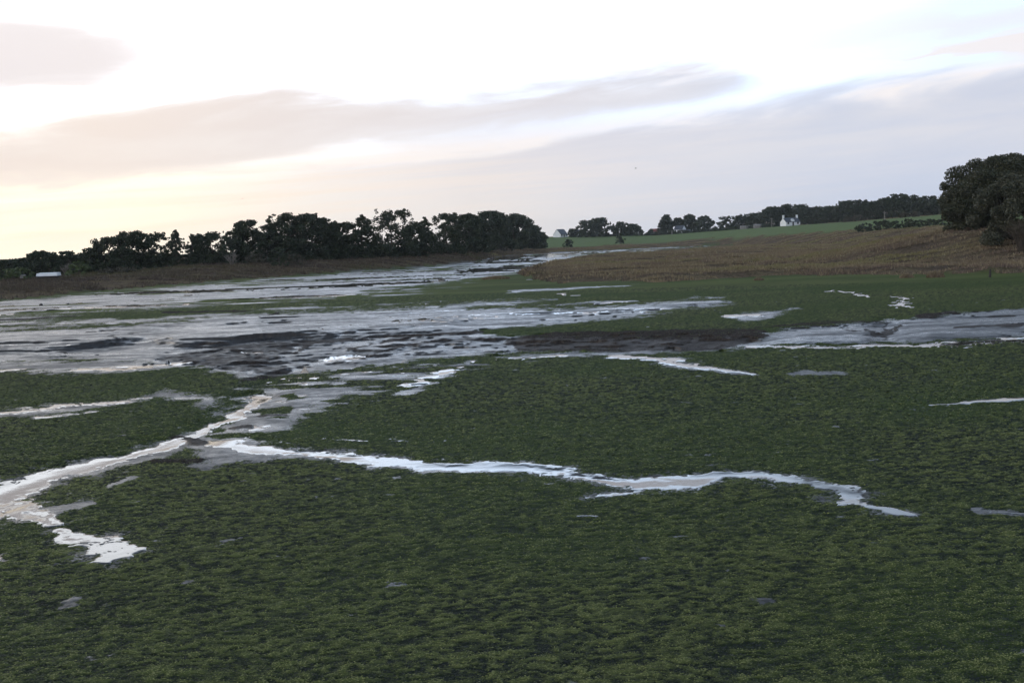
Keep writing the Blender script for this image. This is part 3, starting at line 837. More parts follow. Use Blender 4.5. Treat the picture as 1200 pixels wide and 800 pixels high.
LEFT = 'dark trees lining the far bank at left'
left_trees = [
    (6, 305, 26, 0, 'pine', 'small dark tree at the low far end of the bank tree line'),
    (27, 303, 30, 4, 'pine', 'low ragged pine between the line’s far end and the round pine by the white shed'),
    (48, 295, 36, 3, 'dome', 'round headed pine directly behind the long white shed'),
    (77, 295, 24, 4, 'pine', 'pointed dark tree rising right of the white shed'),
    (93, 299, 22, 6, 'pine', 'short dark tree standing behind the bright green bush'),
    (107, 291, 26, 3, 'pine', 'thin topped pine right of the bright green bush, below the taller wood'),
    (129, 279, 38, 2, 'pine', 'first tall pine where the tree line steps up beyond the shed'),
    (156, 272, 38, 3, 'pine', 'tall pine with a knobbly peaked crown and small sky holes, second of the step'),
    (184, 273, 34, 5, 'open', 'loose pine with light showing through its upper twigs, left of the spiky conifer'),
    (207, 269, 30, 2, 'conifer', 'spiky conifer with feathery layered branches in the bank tree line'),
    (226, 274, 17, 3, 'conifer', 'thin small conifer just right of the feathery spiky one'),
    (249, 273, 44, 2, 'pine', 'broad low crowned tree filling the dip right of the conifers'),
    (273, 272, 26, 5, 'open', 'thin see-through tree left of the tall narrow dense pine'),
    (291, 259, 34, 2, 'pine', 'tall narrow dense pine standing clear left of the gap in the tree line'),
    (314, 276, 30, 4, 'pine', 'low tree in the notch between the narrow pine and the double topped group'),
    (338, 251, 46, 2, 'pine', 'big pine with a forked twiggy tip behind the round dark bush'),
    (368, 252, 48, 3, 'pine', 'big pine with curling top twigs right of the forked one'),
    (386, 263, 28, 6, 'pine', 'lower pine filling the dip right of the curly topped pine'),
    (402, 261, 34, 2, 'pine', 'middle height pine with a saw toothed top, left of two taller ones'),
    (425, 251, 38, 3, 'conifer', 'tall pointed pine close left of the highest see-through tree'),
    (459, 247, 62, 1, 'open', 'highest and broadest tree of the bank line, sky spotting its whole crown'),
    (488, 262, 30, 5, 'pine', 'lower dark tree right of the sky spotted tree'),
    (499, 254, 28, 3, 'conifer', 'dark conifer with a pointed top between the two sky spotted crowns'),
    (524, 251, 42, 2, 'open', 'tree whose flat top alone shows a net of sky'),
    (549, 252, 38, 3, 'dome', 'dense tree between the net topped tree and the solid right-hand clump'),
    (574, 249, 48, 1, 'dome', 'tallest solid rounded tree of the clump at the right end of the line'),
    (604, 252, 50, 2, 'dome', 'broad solid tree sloping down at the right end of the line'),
    (624, 265, 28, 1, 'dome', 'last low rounded tree at the right end of the line, beside the green field'),
]
TU = [-700, 0, 100, 200, 300, 400, 450, 500, 550, 563, 574, 600, 625, 640]
TD = [190, 196, 196, 200, 208, 220, 226, 240, 276, 304, 350, 400, 452, 490]
for i, (u, top, w, dd, kind, lab) in enumerate(left_trees):
    d = float(np.interp(u, TU, TD)) + dd * 1.6
    make_tree('pine_tree' if kind in ('pine', 'open') else ('conifer_tree' if kind == 'conifer' else 'evergreen_tree'), u, top, w * (1.22 if kind != 'conifer' else 1.4), d, kind, lab.replace('’', "'"), 'tree', LEFT, seed=100 + i, leafpx=1.5, dens=1.25)

for i, u in enumerate((118, 150, 182, 214, 236, 262, 286, 366, 392, 416, 440, 470, 492, 516)):
    b = float(np.interp(u, [100, 200, 300, 400, 500, 550], [320, 312, 309, 304, 299, 296]))
    make_tree('scrub_bush', u, b - 12 - (i * 5 % 7), 34, float(np.interp(u, TU, TD)) + 3, 'bush', 'dark low scrub bush filling the foot of the bank tree line', 'bush', 'scrub at the foot of the bank trees', seed=700 + i, leafpx=1.5, dens=1.3, trunk=False)
make_tree('bush', 14, 315, 46, 188, 'bush', 'wide olive green bush at the left edge, left of the white shed', 'bush', None, 'olive', leafpx=1.8)
make_tree('bush', 91, 306.5, 27, 188, 'bush', 'bright green round bush standing right of the white shed', 'bush', None, 'olive', leafpx=1.8)
make_tree('bush', 326, 289, 22, 196, 'bush', 'round dark bush standing on the bank in front of the forked pine', 'bush', None, 'pine', leafpx=1.8)
make_tree('bush', 346, 298, 22, 204, 'bush', 'low grey scrub bush right of the round dark bush', 'bush', None, 'scrub', leafpx=1.6)
make_tree('bush', 300, 298, 34, 203, 'bush', 'low grey brown scrub at the foot of the narrow dense pine', 'bush', None, 'scrub', leafpx=1.6)
make_tree('bush', 136, 314, 40, 190, 'bush', 'low dark scrub below the first tall pine, right of the bright bush', 'bush', None, 'scrub', leafpx=1.6)
make_tree('bush', 590, 289.0, 26, 370, 'bush', 'low grey shrub in front of the solid clump of trees', 'bush', None, 'scrub', leafpx=1.6)
bare_shrub(271, 294, 20, 199, 'pale leafless shrub against the dark trees of the bank')
bare_shrub(76, 306, 14, 190, 'grey leafless shrub between the white shed and the bright green bush', seed=5, n=22)

# far side of the river: trees round the houses
FARG = 'trees round the houses on the far rise'
far_trees = [
    (671.5, 268.5, 12, 700, 'pine', 'small dark tree between the two dark roofs at the left house'),
    (689, 258.5, 26, 690, 'pine', 'left half of the twin crowned tree right of the left house'),
    (703, 256, 26, 692, 'pine', 'taller right crown of the twin crowned tree right of the left house'),
    (728, 260.5, 26, 690, 'pine', 'spreading tree with a bump on its left shoulder, on the field edge'),
    (741, 263, 26, 692, 'dome', 'low broad tree sloping down to the right on the field edge'),
    (764, 269, 9, 700, 'dome', 'tiny round tree left of the red roofs'),
    (781.5, 252, 14, 680, 'dome', 'tall narrow round topped tree right of the red roofs'),
    (776, 259, 10, 684, 'dome', 'slim shoulder tree leaning on the tall narrow one by the red roofs'),
    (795, 256, 18, 694, 'dome', 'lower tree behind the white house among the dark trees'),
    (808, 251.5, 17, 690, 'dome', 'tall bulging tree right of the white house among the trees'),
    (826, 254, 25, 684, 'dome', 'smooth dome shaped tree right of the white house among the trees'),
]
for i, (u, top, w, d, kind, lab) in enumerate(far_trees):
    make_tree('evergreen_tree', u, top, w, d, kind, lab, 'tree', FARG, seed=300 + i, leafpx=1.5)

CYP = 'dark woodland trees along the top of the green field'
cyp = [
    (846, 259, 12, 655, 'flat'), (857, 252, 26, 650, 'flat'), (871, 254, 16, 655, 'pine'), (879, 249, 18, 645, 'flat'), (892, 247, 22, 636, 'flat'), (903, 243, 24, 630, 'pine'), (914, 240, 22, 640, 'flat'), (925, 238, 26, 640, 'flat'),
    (939, 240, 26, 620, 'pine'), (952, 243, 26, 612, 'pine'), (966, 244, 24, 600, 'dome'), (979, 242, 26, 592, 'pine'), (990, 236, 24, 580, 'pine'), (1002, 235, 22, 572, 'pine'),
    (1015, 234, 24, 566, 'conifer'), (1026, 236, 24, 560, 'pine'), (1039, 232, 24, 552, 'pine'), (1051, 228, 24, 545, 'pine'), (1064, 229, 26, 538, 'pine'), (1077, 232, 24, 530, 'pine'), (1089, 230, 22, 524, 'pine'), (1101, 231, 24, 516, 'flat'), (1115, 229, 26, 510, 'pine'),
]
cyp_lab = ['low flat tree at the left end of the woodland, beside the dome tree', 'wide flat topped cypress leaning left at the start of the woodland', 'short tree in the notch behind the first flat cypress', 'wind clipped cypress above the small grey wall',
           'spiky flat cypress behind the telegraph pole', 'tree rising between the pole and the white cottage', 'flat crowned tree up slope left of the cottage chimney', 'tall flat tree directly behind the white cottage',
           'dark tree just right of the white cottage', 'rounded dark tree second right of the white cottage', 'low dome tree where the blue distant ridge shows above', 'tree under the right end of the blue distant ridge',
           'tree with two thin spikes right of the blue ridge', 'tree right of the spiked one above the open field', 'pointed conifer half way along the woodland', 'lower tree right of the pointed conifer',
           'tree that starts the highest part of the woodland', 'highest knobbly topped pine of the woodland', 'flat knobbled pine right of the highest one', 'pine in the shallow dip left of the big right-hand tree', 'pine near the end of the woodland by the big right-hand tree',
           'flat plumed pine touching the big right-hand tree', 'woodland pine peeping behind the big right-hand tree']
for i, ((u, top, w, d, kind), lab) in enumerate(zip(cyp, cyp_lab)):
    make_tree('cypress_tree' if kind == 'flat' else 'pine_tree', u, top, w, d, kind, lab, 'tree', CYP, seed=400 + i, leafpx=1.6)

HED = 'dark bushes hedging the bottom of the green field'
hed = [(1012, 261.5, 18, 340), (1027, 260, 18, 335), (1036, 258.5, 16, 330), (1050, 259.5, 20, 325), (1064, 257, 16, 322), (1077, 258.5, 20, 318), (1092, 257, 20, 312), (1106, 257, 20, 306)]
hl = ['left end bush of the dark hedge below the field', 'second bush from the left end of the dark hedge', 'bush with a bump on top in the left half of the hedge', 'low middle bush of the dark hedge', 'taller bush right of the hedge middle', 'level bush right of the taller hedge bush',
      'twiggy bush near the right end of the hedge', 'last hedge bush beside the big right-hand tree']
for i, ((u, top, w, d), lab) in enumerate(zip(hed, hl)):
    make_tree('hedge_bush', u, top, w, d, 'bush', lab, 'bush', HED, seed=500 + i, leafpx=1.6)
make_tree('bush', 666, 280.5, 12, 505, 'bush', 'small dark bush on the field edge below the left house', 'bush', None, 'pine', leafpx=1.5)
make_tree('bush', 727, 273.5, 11, 540, 'bush', 'dark bush standing in the field below the spreading tree', 'bush', None, 'pine', leafpx=1.5)
for i, (u, top, w, d, lab) in enumerate([(1006, 252, 14, 540, 'brownish shrub at the woodland foot, left one above the hedge'), (1060, 249, 10, 500, 'brown shrub at the woodland foot above the middle of the hedge'), (1073, 248.5, 9, 495, 'brown shrub at the woodland foot, rightmost of three'), (993, 255, 9, 545, 'small brown shrub left of the larger brownish one at the woodland foot')]):
    make_tree('shrub', u, top, w, d, 'bush', lab, 'shrub', None, 'scrub', seed=540 + i, leafpx=1.5)

# long low hedge on the field top
def hedge(u0, u1, d0, d1, h, label):
    n = 5200; r = np.random.default_rng(int(u0)); t = r.uniform(0, 1, n)
    a, b = at(u0, d0), at(u1, d1)
    x = a[0] + (b[0] - a[0]) * t + r.normal(size=n) * 0.6; y = a[1] + (b[1] - a[1]) * t + r.normal(size=n) * 0.9
    z0 = h_land(x, y)[0]
    hh = h * (0.75 + 0.5 * vnoise(t * 40, t * 0, 5))
    z = z0 + hh * r.uniform(0, 1, n) ** 0.8
    v, f = quads(np.stack([x - a[0], y - a[1], z], -1), np.full(n, 0.55), 1.5, 0.2, r)
    o = mesh_np('hedge', v, f, M['pine']); o.location = (a[0], a[1], 0)
    return tag(o, label, 'hedge')


hedge(686, 838, 708, 652, 2.0, 'long low dark hedge along the top of the field below the houses')
hedge(838, 920, 648, 596, 1.7, 'low dark hedge along the field top left of the white cottage')

# the big evergreens at right
make_tree('holm_oak', 1183, 185, 140, 150, 'dome', 'huge dense dark evergreen at the right edge, its crown highest against the sky', 'tree', None, 'oak', seed=21, leafpx=1.35, dens=2.0, base=272)
make_tree('holm_oak', 1138, 209, 58, 146, 'dome', 'rounded left shoulder tree joined to the huge evergreen', 'tree', None, 'oak', seed=22, leafpx=1.35, dens=2.0, base=272)
make_tree('holm_oak', 1203, 206, 104, 130, 'dome', 'lower greyish evergreen standing in front of the huge dark one', 'tree', None, 'grey_oak', seed=23, leafpx=1.35, dens=2.0, base=275)
bare_shrub(1199, 247, 40, 124, 'brown leafless shrub at the right edge in front of the grey evergreen', mat='bark', seed=9, n=70)


# ------------------------------------------------------------------ buildings
def house(name, u, d, yaw, L, Wd, hw, hr, label, roof='slate', wall='white', chim=(), wins=(), dorm=False, dz=0.0):
    """gabled house, ridge along local x"""
    x, y = at(u, d); z = gz(x, y) - 0.1 + dz
    root = tag(empty(name, (x, y, z), yaw), label, 'house')
    a, b = L / 2, Wd / 2
    MB().poly([(-a, -b, 0), (a, -b, 0), (a, b, 0), (-a, b, 0), (-a, -b, hw), (a, -b, hw), (a, b, hw), (-a, b, hw), (-a, 0, hw + hr), (a, 0, hw + hr)],
              [(0, 1, 5, 4), (1, 2, 6, 9, 5), (2, 3, 7, 6), (3, 0, 4, 8, 7), (3, 2, 1, 0)]).build('wall', M[wall], root)
    e, g, t = 0.25, 0.15, 0.16
    sl = hr / b; ez = hw - e * sl
    rf = MB()
    for s in (-1, 1):
        rf.poly([(-a - g, s * (b + e), ez + .03), (a + g, s * (b + e), ez + .03), (a + g, 0, hw + hr + .03), (-a - g, 0, hw + hr + .03),
                 (-a - g, s * (b + e), ez + t), (a + g, s * (b + e), ez + t), (a + g, 0, hw + hr + t), (-a - g, 0, hw + hr + t)],
                [(0, 1, 2, 3), (7, 6, 5, 4), (0, 4, 5, 1), (1, 5, 6, 2), (3, 7, 4, 0)])
    rfo = rf.build('roof', M[roof], root)
    for cx in chim:
        MB().box(cx - .4, cx + .4, -.45, .45, hw + hr - .5, hw + hr + 1.5).box(cx - .48, cx + .48, -.53, .53, hw + hr + 1.5, hw + hr + 1.62).build('chimney', M[wall], rfo)
    for wx in wins:
        fr = MB().box(wx - .55, wx + .55, -b - .05, -b + .02, 1.0, 2.2).build('window', M['window'], root)
        MB().box(wx - .7, wx + .7, -b - .12, -b - .051, .88, .98).build('sill', M['stone'], fr)
    if wins:
        MB().box(-.5, .5, -b - .05, -b + .02, 0.1, 2.15).build('door', M['dark_wood'], root)
    if dorm:
        MB().poly([(-1, -b + .1, hw - .1), (1, -b + .1, hw - .1), (1, -b + .1, hw + 1.0), (0, -b + .1, hw + 1.8), (-1, -b + .1, hw + 1.0), (-1, -b + 2.4, hw - .1), (1, -b + 2.4, hw - .1), (1, -b + 2.4, hw + 1.0), (0, -b + 2.4, hw + 1.8), (-1, -b + 2.4, hw + 1.0)],
                  [(0, 1, 2, 3, 4), (1, 6, 7, 2), (2, 7, 8, 3), (3, 8, 9, 4), (4, 9, 5, 0)]).build('dormer', M[wall], root)
    return root


house('cottage', 926, 585, R(20), 9.4, 5.6, 2.2, 2.3, 'white cottage with a dark slate roof and two end chimneys, at the woodland edge', chim=(-4.5, 4.5), wins=(-3.2, 3.2), dorm=True)
house('house', 657, 705, R(52), 8.6, 6.4, 2.0, 3.5, 'white gabled house with a steep dark roof, leftmost on the rise', wins=(-3, 3))
house('house', 678, 712, R(8), 8.5, 6, 2.2, 2.6, 'low house with a long dark roof beside the twin crowned tree', wins=(-3, 3))
house('house', 797, 676, R(-38), 6.2, 5.4, 2.6, 2.5, 'white house half hidden among the dark trees', wins=(-2,))
house('outbuilding', 804, 670, R(-4), 5.6, 3, 1.6, .5, 'low white annexe right of the white house among the trees')
house('house', 770.5, 700, R(6), 6.5, 5, 2.2, 1.8, 'house with a red tiled roof left of the tall narrow tree', roof='tile', wall='stone', wins=(-2, 2))
house('outbuilding', 873, 622, R(-6), 5.5, 3, 1.3, .6, 'small pale outbuilding under the wind clipped cypress', wall='stone', roof='stone')
house('outbuilding', 888, 612, R(-6), 4.5, 3, 1.5, .7, 'small grey outbuilding left of the telegraph pole', wall='stone', roof='stone')

# white shed in the trees
x, y = at(55.5, 186); z = gz(x, y)
sh = tag(empty('shed', (x, y, z), R(6)), 'long low white roofed shed among the bushes on the bank', 'shed')
MB().box(-1.55, 1.55, -.9, .9, 0, .35).build('wall', M['dark_wood'], sh)
MB().poly([(-1.7, -1.05, .36), (1.7, -1.05, .36), (1.7, 1.05, .36), (-1.7, 1.05, .36), (-1.65, -.9, .82), (1.65, -.9, .82), (1.65, .9, .92), (-1.65, .9, .92)],
          [(3, 2, 1, 0), (4, 5, 6, 7), (0, 1, 5, 4), (1, 2, 6, 5), (2, 3, 7, 6), (3, 0, 4, 7)]).build('roof', M['white'], sh)
x, y = at(25.5, 186)
tag(MB().poly([(-.45, -.3, 0), (.45, -.3, 0), (.45, .3, 0), (-.45, .3, 0), (-.4, -.25, .5), (.4, -.25, .5), (.3, .25, .62), (-.4, .2, .6)], [(3, 2, 1, 0), (4, 5, 6, 7), (0, 1, 5, 4), (1, 2, 6, 5), (2, 3, 7, 6), (3, 0, 4, 7)]).build('water_tank', M['stone']),
    'small pale tank left of the long white shed', 'tank').location = (x, y, gz(x, y) + .1)


def post(u, d, top, rad, mat, name, label, cat, arm=False, base_v=None):
    x, y = at(u, d); z = gz(x, y) - .1
    h = z_at(u, top, x, y) - z
    root = tag(empty(name, (x, y, z)), label, cat)
    MB().tube([(0, 0, 0), (0.01, 0, h * .5), (.02, 0.01, h)], [rad * 1.15, rad, rad * .85], 8).build('pole' if arm else 'shaft', M[mat], root)
    if arm:
        ca = MB().box(-.8, .8, -.06, .06, h - .7, h - .55).build('crossarm', M[mat], root)
        for s in (-.7, 0.05, .7): MB().tube([(s, 0, h - .55), (s, 0, h - .4)], [.05, .03], 6).build('insulator', M['stone'], ca)
    else:
        MB().tube([(.02, .01, h), (.02, .01, h + rad * .5)], [rad * .9, rad * .5], 8).build('cap', M[mat], root)
    return root


post(904.5, 600, 255.5, .16, 'wood', 'telegraph_pole', 'wooden telegraph pole left of the white cottage', 'pole', True)
post(1036.5, 505, 247.5, .16, 'wood', 'telegraph_pole', 'wooden telegraph pole on the field below the highest woodland pines', 'pole', True)
post(787.5, 660, 270.5, .30, 'stone', 'post', 'pale post at the field top in front of the white house', 'post')
post(822.5, 655, 273, .3, 'white', 'post', 'short white post at the field top under the dome shaped tree', 'post')
x, y = ground(np.array(1160.0), np.array(325.0)); x, y = float(x), float(y)
st = tag(empty('stake', (x, y, -.05), .4), 'dark wooden stake standing on the green mud below the marsh edge', 'stake')
MB().tube([(0, 0, 0), (.02, 0, .4), (0.05, .02, .72)], [.11, .10, .085], 8).build('shaft', M['dark_wood'], st)
MB().tube([(.05, .02, .72), (.06, .02, .76)], [.08, .04], 8).build('cap', M['dark_wood'], st)


# lumps of seaweed on the shining mud and pale stones
def lump(u, v, w, h, label, name='seaweed_clump', mat='weed', seed=1, cat='seaweed'):
    r = np.random.default_rng(seed); mb = MB(); n, m = 12, 5; b = []
    for j in range(m):
        q = j / (m - 1)
        for i in range(n):
            a = 2 * math.pi * i / n; k = (1 - q ** 2) ** .6 * r.uniform(.75, 1.15)
            b.append((w / 2 * k * math.cos(a), w / 2 * k * math.sin(a), h * q * r.uniform(.8, 1.1)))
    mb.poly(b, [(j * n + i, j * n + (i + 1) % n, (j + 1) * n + (i + 1) % n, (j + 1) * n + i) for j in range(m - 1) for i in range(n)])
    o = mb.build(name, M[mat], None, True); x, y = ground(np.array(float(u)), np.array(float(v)))
    o.location = (float(x), float(y), -.03)
    return tag(o, label, cat)


lump(48, 358, .42, .26, 'dark lump of seaweed on the shining mud, larger of two near the left bank', seed=1)
lump(80, 356.5, .30, .17, 'small dark lump of seaweed right of the larger one near the left bank', seed=2)
lump(620, 328, .9, .12, 'pale flat stone on the green mud by the tip of the marsh', 'stone', 'stone', 3, 'stone')

# grass tussocks standing off the marsh edge
def tussock(u, v, w, h, label, n=420, seed=1):
    r = np.random.default_rng(seed); x0, y0 = (float(q) for q in ground(np.array(float(u)), np.array(float(v))))
    a = r.uniform(0, 6.28, n); k = np.sqrt(r.uniform(0, 1, n))
    x, y = np.cos(a) * k * w / 2, np.sin(a) * k * w / 3
    v_, f = tri_blades(x, y, 0 * x - .05, h * (1.05 - .6 * k ** 2) * r.uniform(.6, 1.1, n), np.full(n, .11), r, .22)
    o = mesh_np('grass_tussock', v_, f, M['marsh']); o.location = (x0, y0, 0)
    return tag(o, label, 'tussock', 'tussocks standing off the marsh edge')


tussock(581, 327, 3.6, .55, 'long low dark tussock on the green mud left of the marsh tip', 900, 1)
tussock(1096, 325, 1.6, .75, 'rounded pale tussock at the marsh edge left of the dark stake', 500, 2)
tussock(1062, 325.5, 1.3, .5, 'small tussock at the marsh edge second left of the dark stake', 400, 3)
tussock(889, 328.5, 1.0, .4, 'small isolated tussock before the middle of the marsh edge', 300, 4)


# distant wood on the ridge
def ridge_wood():
    n = 15000; r = np.random.default_rng(77)
    u = r.uniform(880, 1130, n); d = r.uniform(1450, 1720, n)
    rr = ray(u, hz(u)); q = np.hypot(rr[:, 0], rr[:, 1]); x, y = rr[:, 0] / q * d, rr[:, 1] / q * d
    z = h_land(x, y)[0]
    h = 11 + 3 * fbm(x, y, 30, 3, 91)
    z = z + h * r.uniform(0, 1, n) ** .6
    v, f = quads(np.stack([x, y, z], -1), np.full(n, 3.4), 1.3, 0, r)
    tag(mesh_np('woodland', v, f, M['far_wood']), 'blue grey wooded ridge far behind the dark woodland', 'woodland', None, 'stuff')


ridge_wood()


# birds
def bird(u, v, d, span, label, bank):
    r = ray(np.array(float(u)), np.array(float(v))); r = r / np.linalg.norm(r)
    p = r * d + np.array([0, 0, EYE]); s = span / 2
    root = tag(empty('bird', tuple(p), 0.9), label, 'bird', 'birds in flight')
    MB().tube([(0, -.42 * s, 0), (0, -.3 * s, .03 * s), (0, 0, .02 * s), (0, .3 * s, 0), (0, .55 * s, 0.02 * s)], [.02 * s, .10 * s, .14 * s, .08 * s, .05 * s], 8).build('body', M['bird'], root, True)
    for k in (-1, 1):
        MB().poly([(k * .08 * s, -.15 * s, .05 * s), (k * .08 * s, .2 * s, .05 * s), (k * .55 * s, .1 * s, bank * s), (k * .55 * s, -.16 * s, bank * s), (k * s, .02 * s, bank * .7 * s), (k * s, -.08 * s, bank * .7 * s),
                   (k * .08 * s, -.15 * s, .02 * s), (k * .08 * s, .2 * s, .02 * s), (k * .55 * s, .1 * s, (bank - .03) * s), (k * .55 * s, -.16 * s, (bank - .03) * s)],
                  [(0, 1, 2, 3), (3, 2, 4, 5), (9, 8, 7, 6), (1, 7, 8, 2), (0, 3, 9, 6), (9, 5, 4, 8)]).build('wing', M['bird'], root)


bird(745, 197.5, 190, .75, 'small dark bird flying above the right-hand cloud bank', .35)
bird(284, 233, 230, .6, 'tiny dark bird flying above the tree line at left', .25)


# ------------------------------------------------------------------ sky
def azel(u, v):
    r = ray(np.array(float(u)), np.array(float(v)))
    return math.degrees(math.atan2(r[0], r[1])), math.degrees(math.atan2(r[2], math.hypot(r[0], r[1])))


SUN_EL, SUN_AZ = 7.0, -42.0      # degrees; bearing from +Y towards +X


def world():
    w = bpy.data.worlds.new('World'); SC.world = w; w.use_nodes = True
    t = NT(w.node_tree)
    sky = t.n('ShaderNodeTexSky', sky_type='NISHITA', sun_disc=False)
    sky.sun_elevation = R(SUN_EL); sky.sun_rotation = R(SUN_AZ); sky.air_density = 1.0; sky.dust_density = 1.5; sky.ozone_density = 1.5
    g = t.n('ShaderNodeTexCoord').outputs['Generated']
    s = t.n('ShaderNodeSeparateXYZ'); t.t.links.new(g, s.inputs[0])
    az = t.math('DEGREES', t.math('ARCTAN2', s.outputs[0], s.outputs[1]))
    el = t.math('DEGREES', t.math('ARCSINE', s.outputs[2]))
    aa = t.mr(az, -40, 40, 0, 1)
    cv = t.n('ShaderNodeCombineXYZ'); t._in(cv.inputs[0], t.math('MULTIPLY', az, 0.055)); t._in(cv.inputs[1], t.math('MULTIPLY', t.math('SUBTRACT', el, t.math('MULTIPLY', az, 0.09)), 0.30)); cv.inputs[2].default_value = 3.1
    n1 = t.noise(cv.outputs[0], 2.0, 6, 0.55, 0.4)
    n2 = t.noise(cv.outputs[0], 0.9, 4, 0.5, 0.2)
    ew = t.math('ADD', el, t.math('ADD', t.math('MULTIPLY', t.math('SUBTRACT', n1, 0.5), 3.0), t.math('MULTIPLY', t.math('SUBTRACT', n2, 0.5), 1.2)))

    def fc(pts):
        nd = t.n('ShaderNodeFloatCurve'); c = nd.mapping.curves[0]
        P = sorted(((azel(u, v)[0] + 40) / 80, (azel(u, v)[1] + 10) / 40) for u, v in pts)
        P = [(0, P[0][1])] + P + [(1, P[-1][1])]
        while len(c.points) < len(P): c.points.new(0.5, 0.5)
        for q, p in zip(c.points, P): q.location = p; q.handle_type = 'VECTOR'
        nd.mapping.update(); t._in(nd.inputs['Value'], aa)
        return t.math('SUBTRACT', t.math('MULTIPLY', nd.outputs[0], 40), 10)

    def band(up, lo, su, sl):
        a = t.mr(t.math('SUBTRACT', ew, fc(lo)), -sl, sl, 0, 1, True)
        b = t.mr(t.math('SUBTRACT', fc(up), ew), -su, su, 0, 1, True)
        m = t.math('MULTIPLY', a, b); q = t.math('SUBTRACT', 1.0, m)
        return t.math('SUBTRACT', 1.0, t.math('MULTIPLY', q, t.math('MULTIPLY', q, q)))
    c1 = band([(0, 165), (120, 138), (330, 115), (420, 118), (600, 114), (700, 96), (780, 86), (860, 84), (890, 100), (920, 120)],
              [(0, 212), (190, 202), (330, 178), (420, 158), (560, 146), (700, 128), (830, 108), (880, 94), (900, 92)], 1.0, 1.2)
    c2 = band([(0, 262), (200, 236), (330, 208), (480, 182), (650, 164), (800, 148), (900, 134), (970, 122), (1200, 90)], [(-100, 420), (1300, 420)], 1.3, 0.5)
    c3 = band([(0, 30), (100, 38), (160, 52), (200, 64)], [(0, 100), (100, 96), (170, 74), (200, 66)], 1.4, 1.6)
    c4 = band([(1040, 66), (1120, 54), (1200, 40)], [(1040, 64), (1120, 68), (1200, 66)], 0.3, 0.3)
    c5 = band([(0, -12), (60, -8), (120, 2)], [(0, 10), (80, 6), (120, 3)], 0.4, 0.4)
    # the bright veil: warm low at left, faintly blue high at right
    warm = t.math('MULTIPLY', t.mr(az, 10, -22, 0, 1, True), t.mr(el, 9, 2.0, 0, 1, True))
    veil = t.mix(t.mr(az, -10, 26), (1.20, 1.44, 1.80), (0.90, 1.10, 1.40))
    veil = t.mix(t.mr(az, -2, -22), veil, (1.36, 1.40, 1.46))
    veil = t.mix(warm, veil, (1.50, 1.32, 0.98))
    # cloud tones
    boost = t.n('ShaderNodeVectorMath', operation='SCALE'); t._in(boost.inputs[0], veil); t._in(boost.inputs['Scale'], t.math('ADD', 1.0, t.math('MULTIPLY', t.mr(el, 5, 13, 0.0, 1.1, True), t.mr(az, 2, 24, 1.0, 0.0)))); veil = boost.outputs[0]
    cl = t.mix(t.mr(az, -22, 18), (0.95, 0.83, 0.75), (0.62, 0.655, 0.77))
    cl = t.mix(t.mr(n1, 0.35, 0.68, 0.0, 0.35), cl, (0.92, 0.86, 0.82))
    low = t.mix(t.mr(az, -24, 22), (1.05, 0.93, 0.78), (0.60, 0.65, 0.78))
    low = t.mix(t.mr(az, 8, -6, 0, 1, True), low, (0.90, 0.82, 0.76))
    low = t.mix(t.mr(az, -10, -25, 0, 1, True), low, (1.25, 1.1, 0.86))
    c2col = t.mix(t.mr(el, 1.0, 5.5, 0, 1, True), low, cl)
    col = t.mix(t.math('MULTIPLY', c2, t.mr(az, -26, -2, 0.45, 0.95)), veil, c2col)
    # thin layered streaks inside and below the banks
    sv_ = t.n('ShaderNodeCombineXYZ'); t._in(sv_.inputs[0], t.math('MULTIPLY', az, 0.04)); t._in(sv_.inputs[1], t.math('MULTIPLY', t.math('SUBTRACT', el, t.math('MULTIPLY', az, 0.05)), 1.1)); sv_.inputs[2].default_value = 8.0
    st_ = t.mr(t.noise(sv_.outputs[0], 1.6, 5, 0.6, 0.25), 0.42, 0.66, 0, 1, True)
    stm = t.math('MULTIPLY', st_, t.math('MULTIPLY', t.mr(el, 0.3, 1.5), t.mr(el, 7.5, 3.5)))
    col = t.mix(t.math('MULTIPLY', stm, t.mr(az, 24, -10, 0.10, 0.55)), col, t.mix(t.mr(az, -20, 12), (1.15, 0.95, 0.76), (0.86, 0.80, 0.80)))
    e2 = t.math('MULTIPLY', t.math('MULTIPLY', c2, t.math('SUBTRACT', 1.0, c2)), t.mr(n1, 0.40, 0.60, 0.4, 2.6))
    col = t.mix(e2, col, (1.05, 0.93, 0.84))
    e1 = t.math('MULTIPLY', c1, t.mr(n1, 0.42, 0.66, 1.0, 0.93))
    col = t.mix(t.math('MULTIPLY', e1, 0.985), col, cl)
    col = t.mix(t.math('MULTIPLY', c3, 0.96), col, (0.87, 0.80, 0.79))
    col = t.mix(t.math('MULTIPLY', c5, 0.85), col, (0.80, 0.74, 0.76))
    col = t.mix(t.math('MULTIPLY', c4, 0.8), col, (0.95, 0.86, 0.82))
    # above the frame the veil thins to patchy blue
    sc = t.n('ShaderNodeVectorMath', operation='SCALE'); t._in(sc.inputs[0], col); sc.inputs['Scale'].default_value = 10.0
    n3 = t.noise(g, 2.6, 5, 0.55, 0.3)
    up = t.mr(t.math('ADD', el, t.math('MULTIPLY', t.math('SUBTRACT', n3, 0.5), 22)), 17, 40, 1.0, 0.28, True)
    upc = t.mix(t.mr(n3, 0.35, 0.65), (4.0, 6.0, 9.4), (5.8, 7.4, 9.8))
    hi = t.mr(el, 16, 34, 0, 1, True)
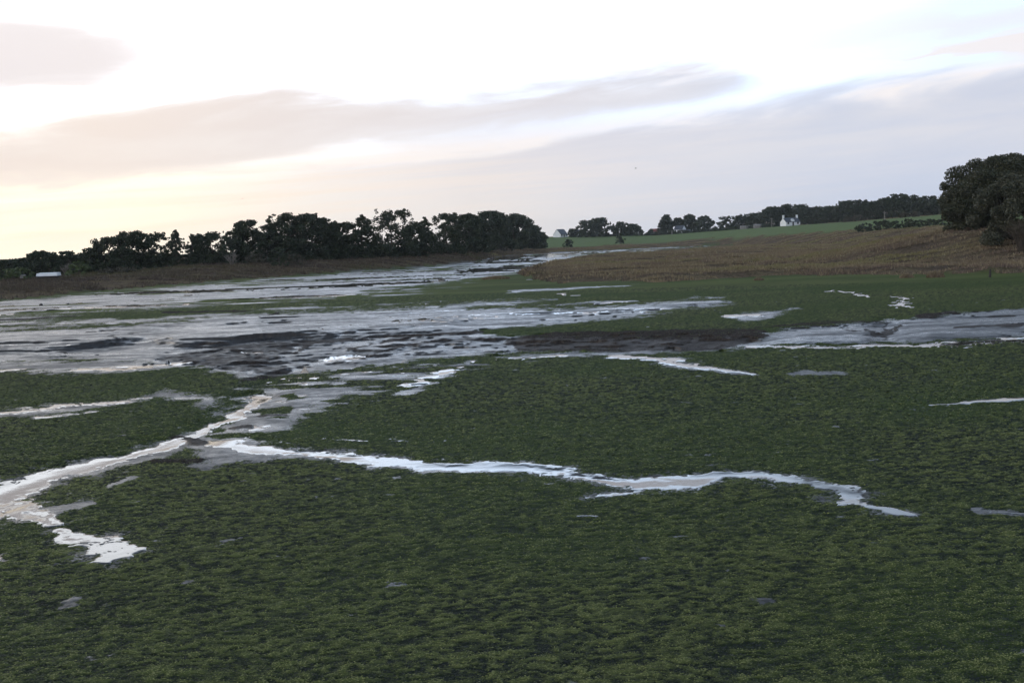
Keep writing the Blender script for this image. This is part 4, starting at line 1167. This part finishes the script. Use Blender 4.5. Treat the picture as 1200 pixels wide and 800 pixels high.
    bright = t.mix(hi, sc.outputs[0], upc)
    fin = t.mix(up, sky.outputs[0], bright)
    bg = t.n('ShaderNodeBackground'); t._in(bg.inputs[0], fin); bg.inputs[1].default_value = 0.1
    o = t.n('ShaderNodeOutputWorld'); t.t.links.new(bg.outputs[0], o.inputs[0])


def haze():
    m, t = new_mat('evening_air')
    v = t.n('ShaderNodeVolumePrincipled'); v.inputs['Color'].default_value = (0.86, 0.92, 1.0, 1); v.inputs['Density'].default_value = 0.00009; v.inputs['Anisotropy'].default_value = 0.2
    o = t.n('ShaderNodeOutputMaterial'); t.t.links.new(v.outputs[0], o.inputs['Volume'])
    b = MB().box(-3400, 3400, -3400, 3400, -3, 62).build('haze', m)
    tag(b, 'faint evening haze over the estuary', 'haze', None, 'stuff')


haze()
world()
sun = bpy.data.lights.new('sun', 'SUN'); sun.energy = 0.5; sun.angle = R(15); sun.color = (1.0, 0.86, 0.72)
so = link(bpy.data.objects.new('sun', sun))
from mathutils import Vector, Matrix
sd = Vector((math.sin(R(SUN_AZ)) * math.cos(R(SUN_EL)), math.cos(R(SUN_AZ)) * math.cos(R(SUN_EL)), math.sin(R(SUN_EL))))
so.rotation_euler = sd.to_track_quat('Z', 'Y').to_euler(); so.location = (0, 0, 60)

# ------------------------------------------------------------------ camera object
cam = bpy.data.cameras.new('camera'); cam.sensor_width = 36; cam.sensor_fit = 'HORIZONTAL'; cam.lens = 36 * F / 1200
cam.clip_start = 0.1; cam.clip_end = 20000
co = link(bpy.data.objects.new('camera', cam))
mw = Matrix(((CR[0], CU[0], -FW[0], 0), (CR[1], CU[1], -FW[1], 0), (CR[2], CU[2], -FW[2], EYE), (0, 0, 0, 1)))
co.matrix_world = mw
SC.camera = co
vs = SC.view_settings
SC.display_settings.display_device = 'sRGB'
vs.view_transform = 'Standard'; vs.look = 'None'; vs.exposure = 0.0; vs.gamma = 1.0; vs.use_curve_mapping = False
SC.render.engine = 'CYCLES'
SC.cycles.max_bounces = 6; SC.cycles.use_denoising = True
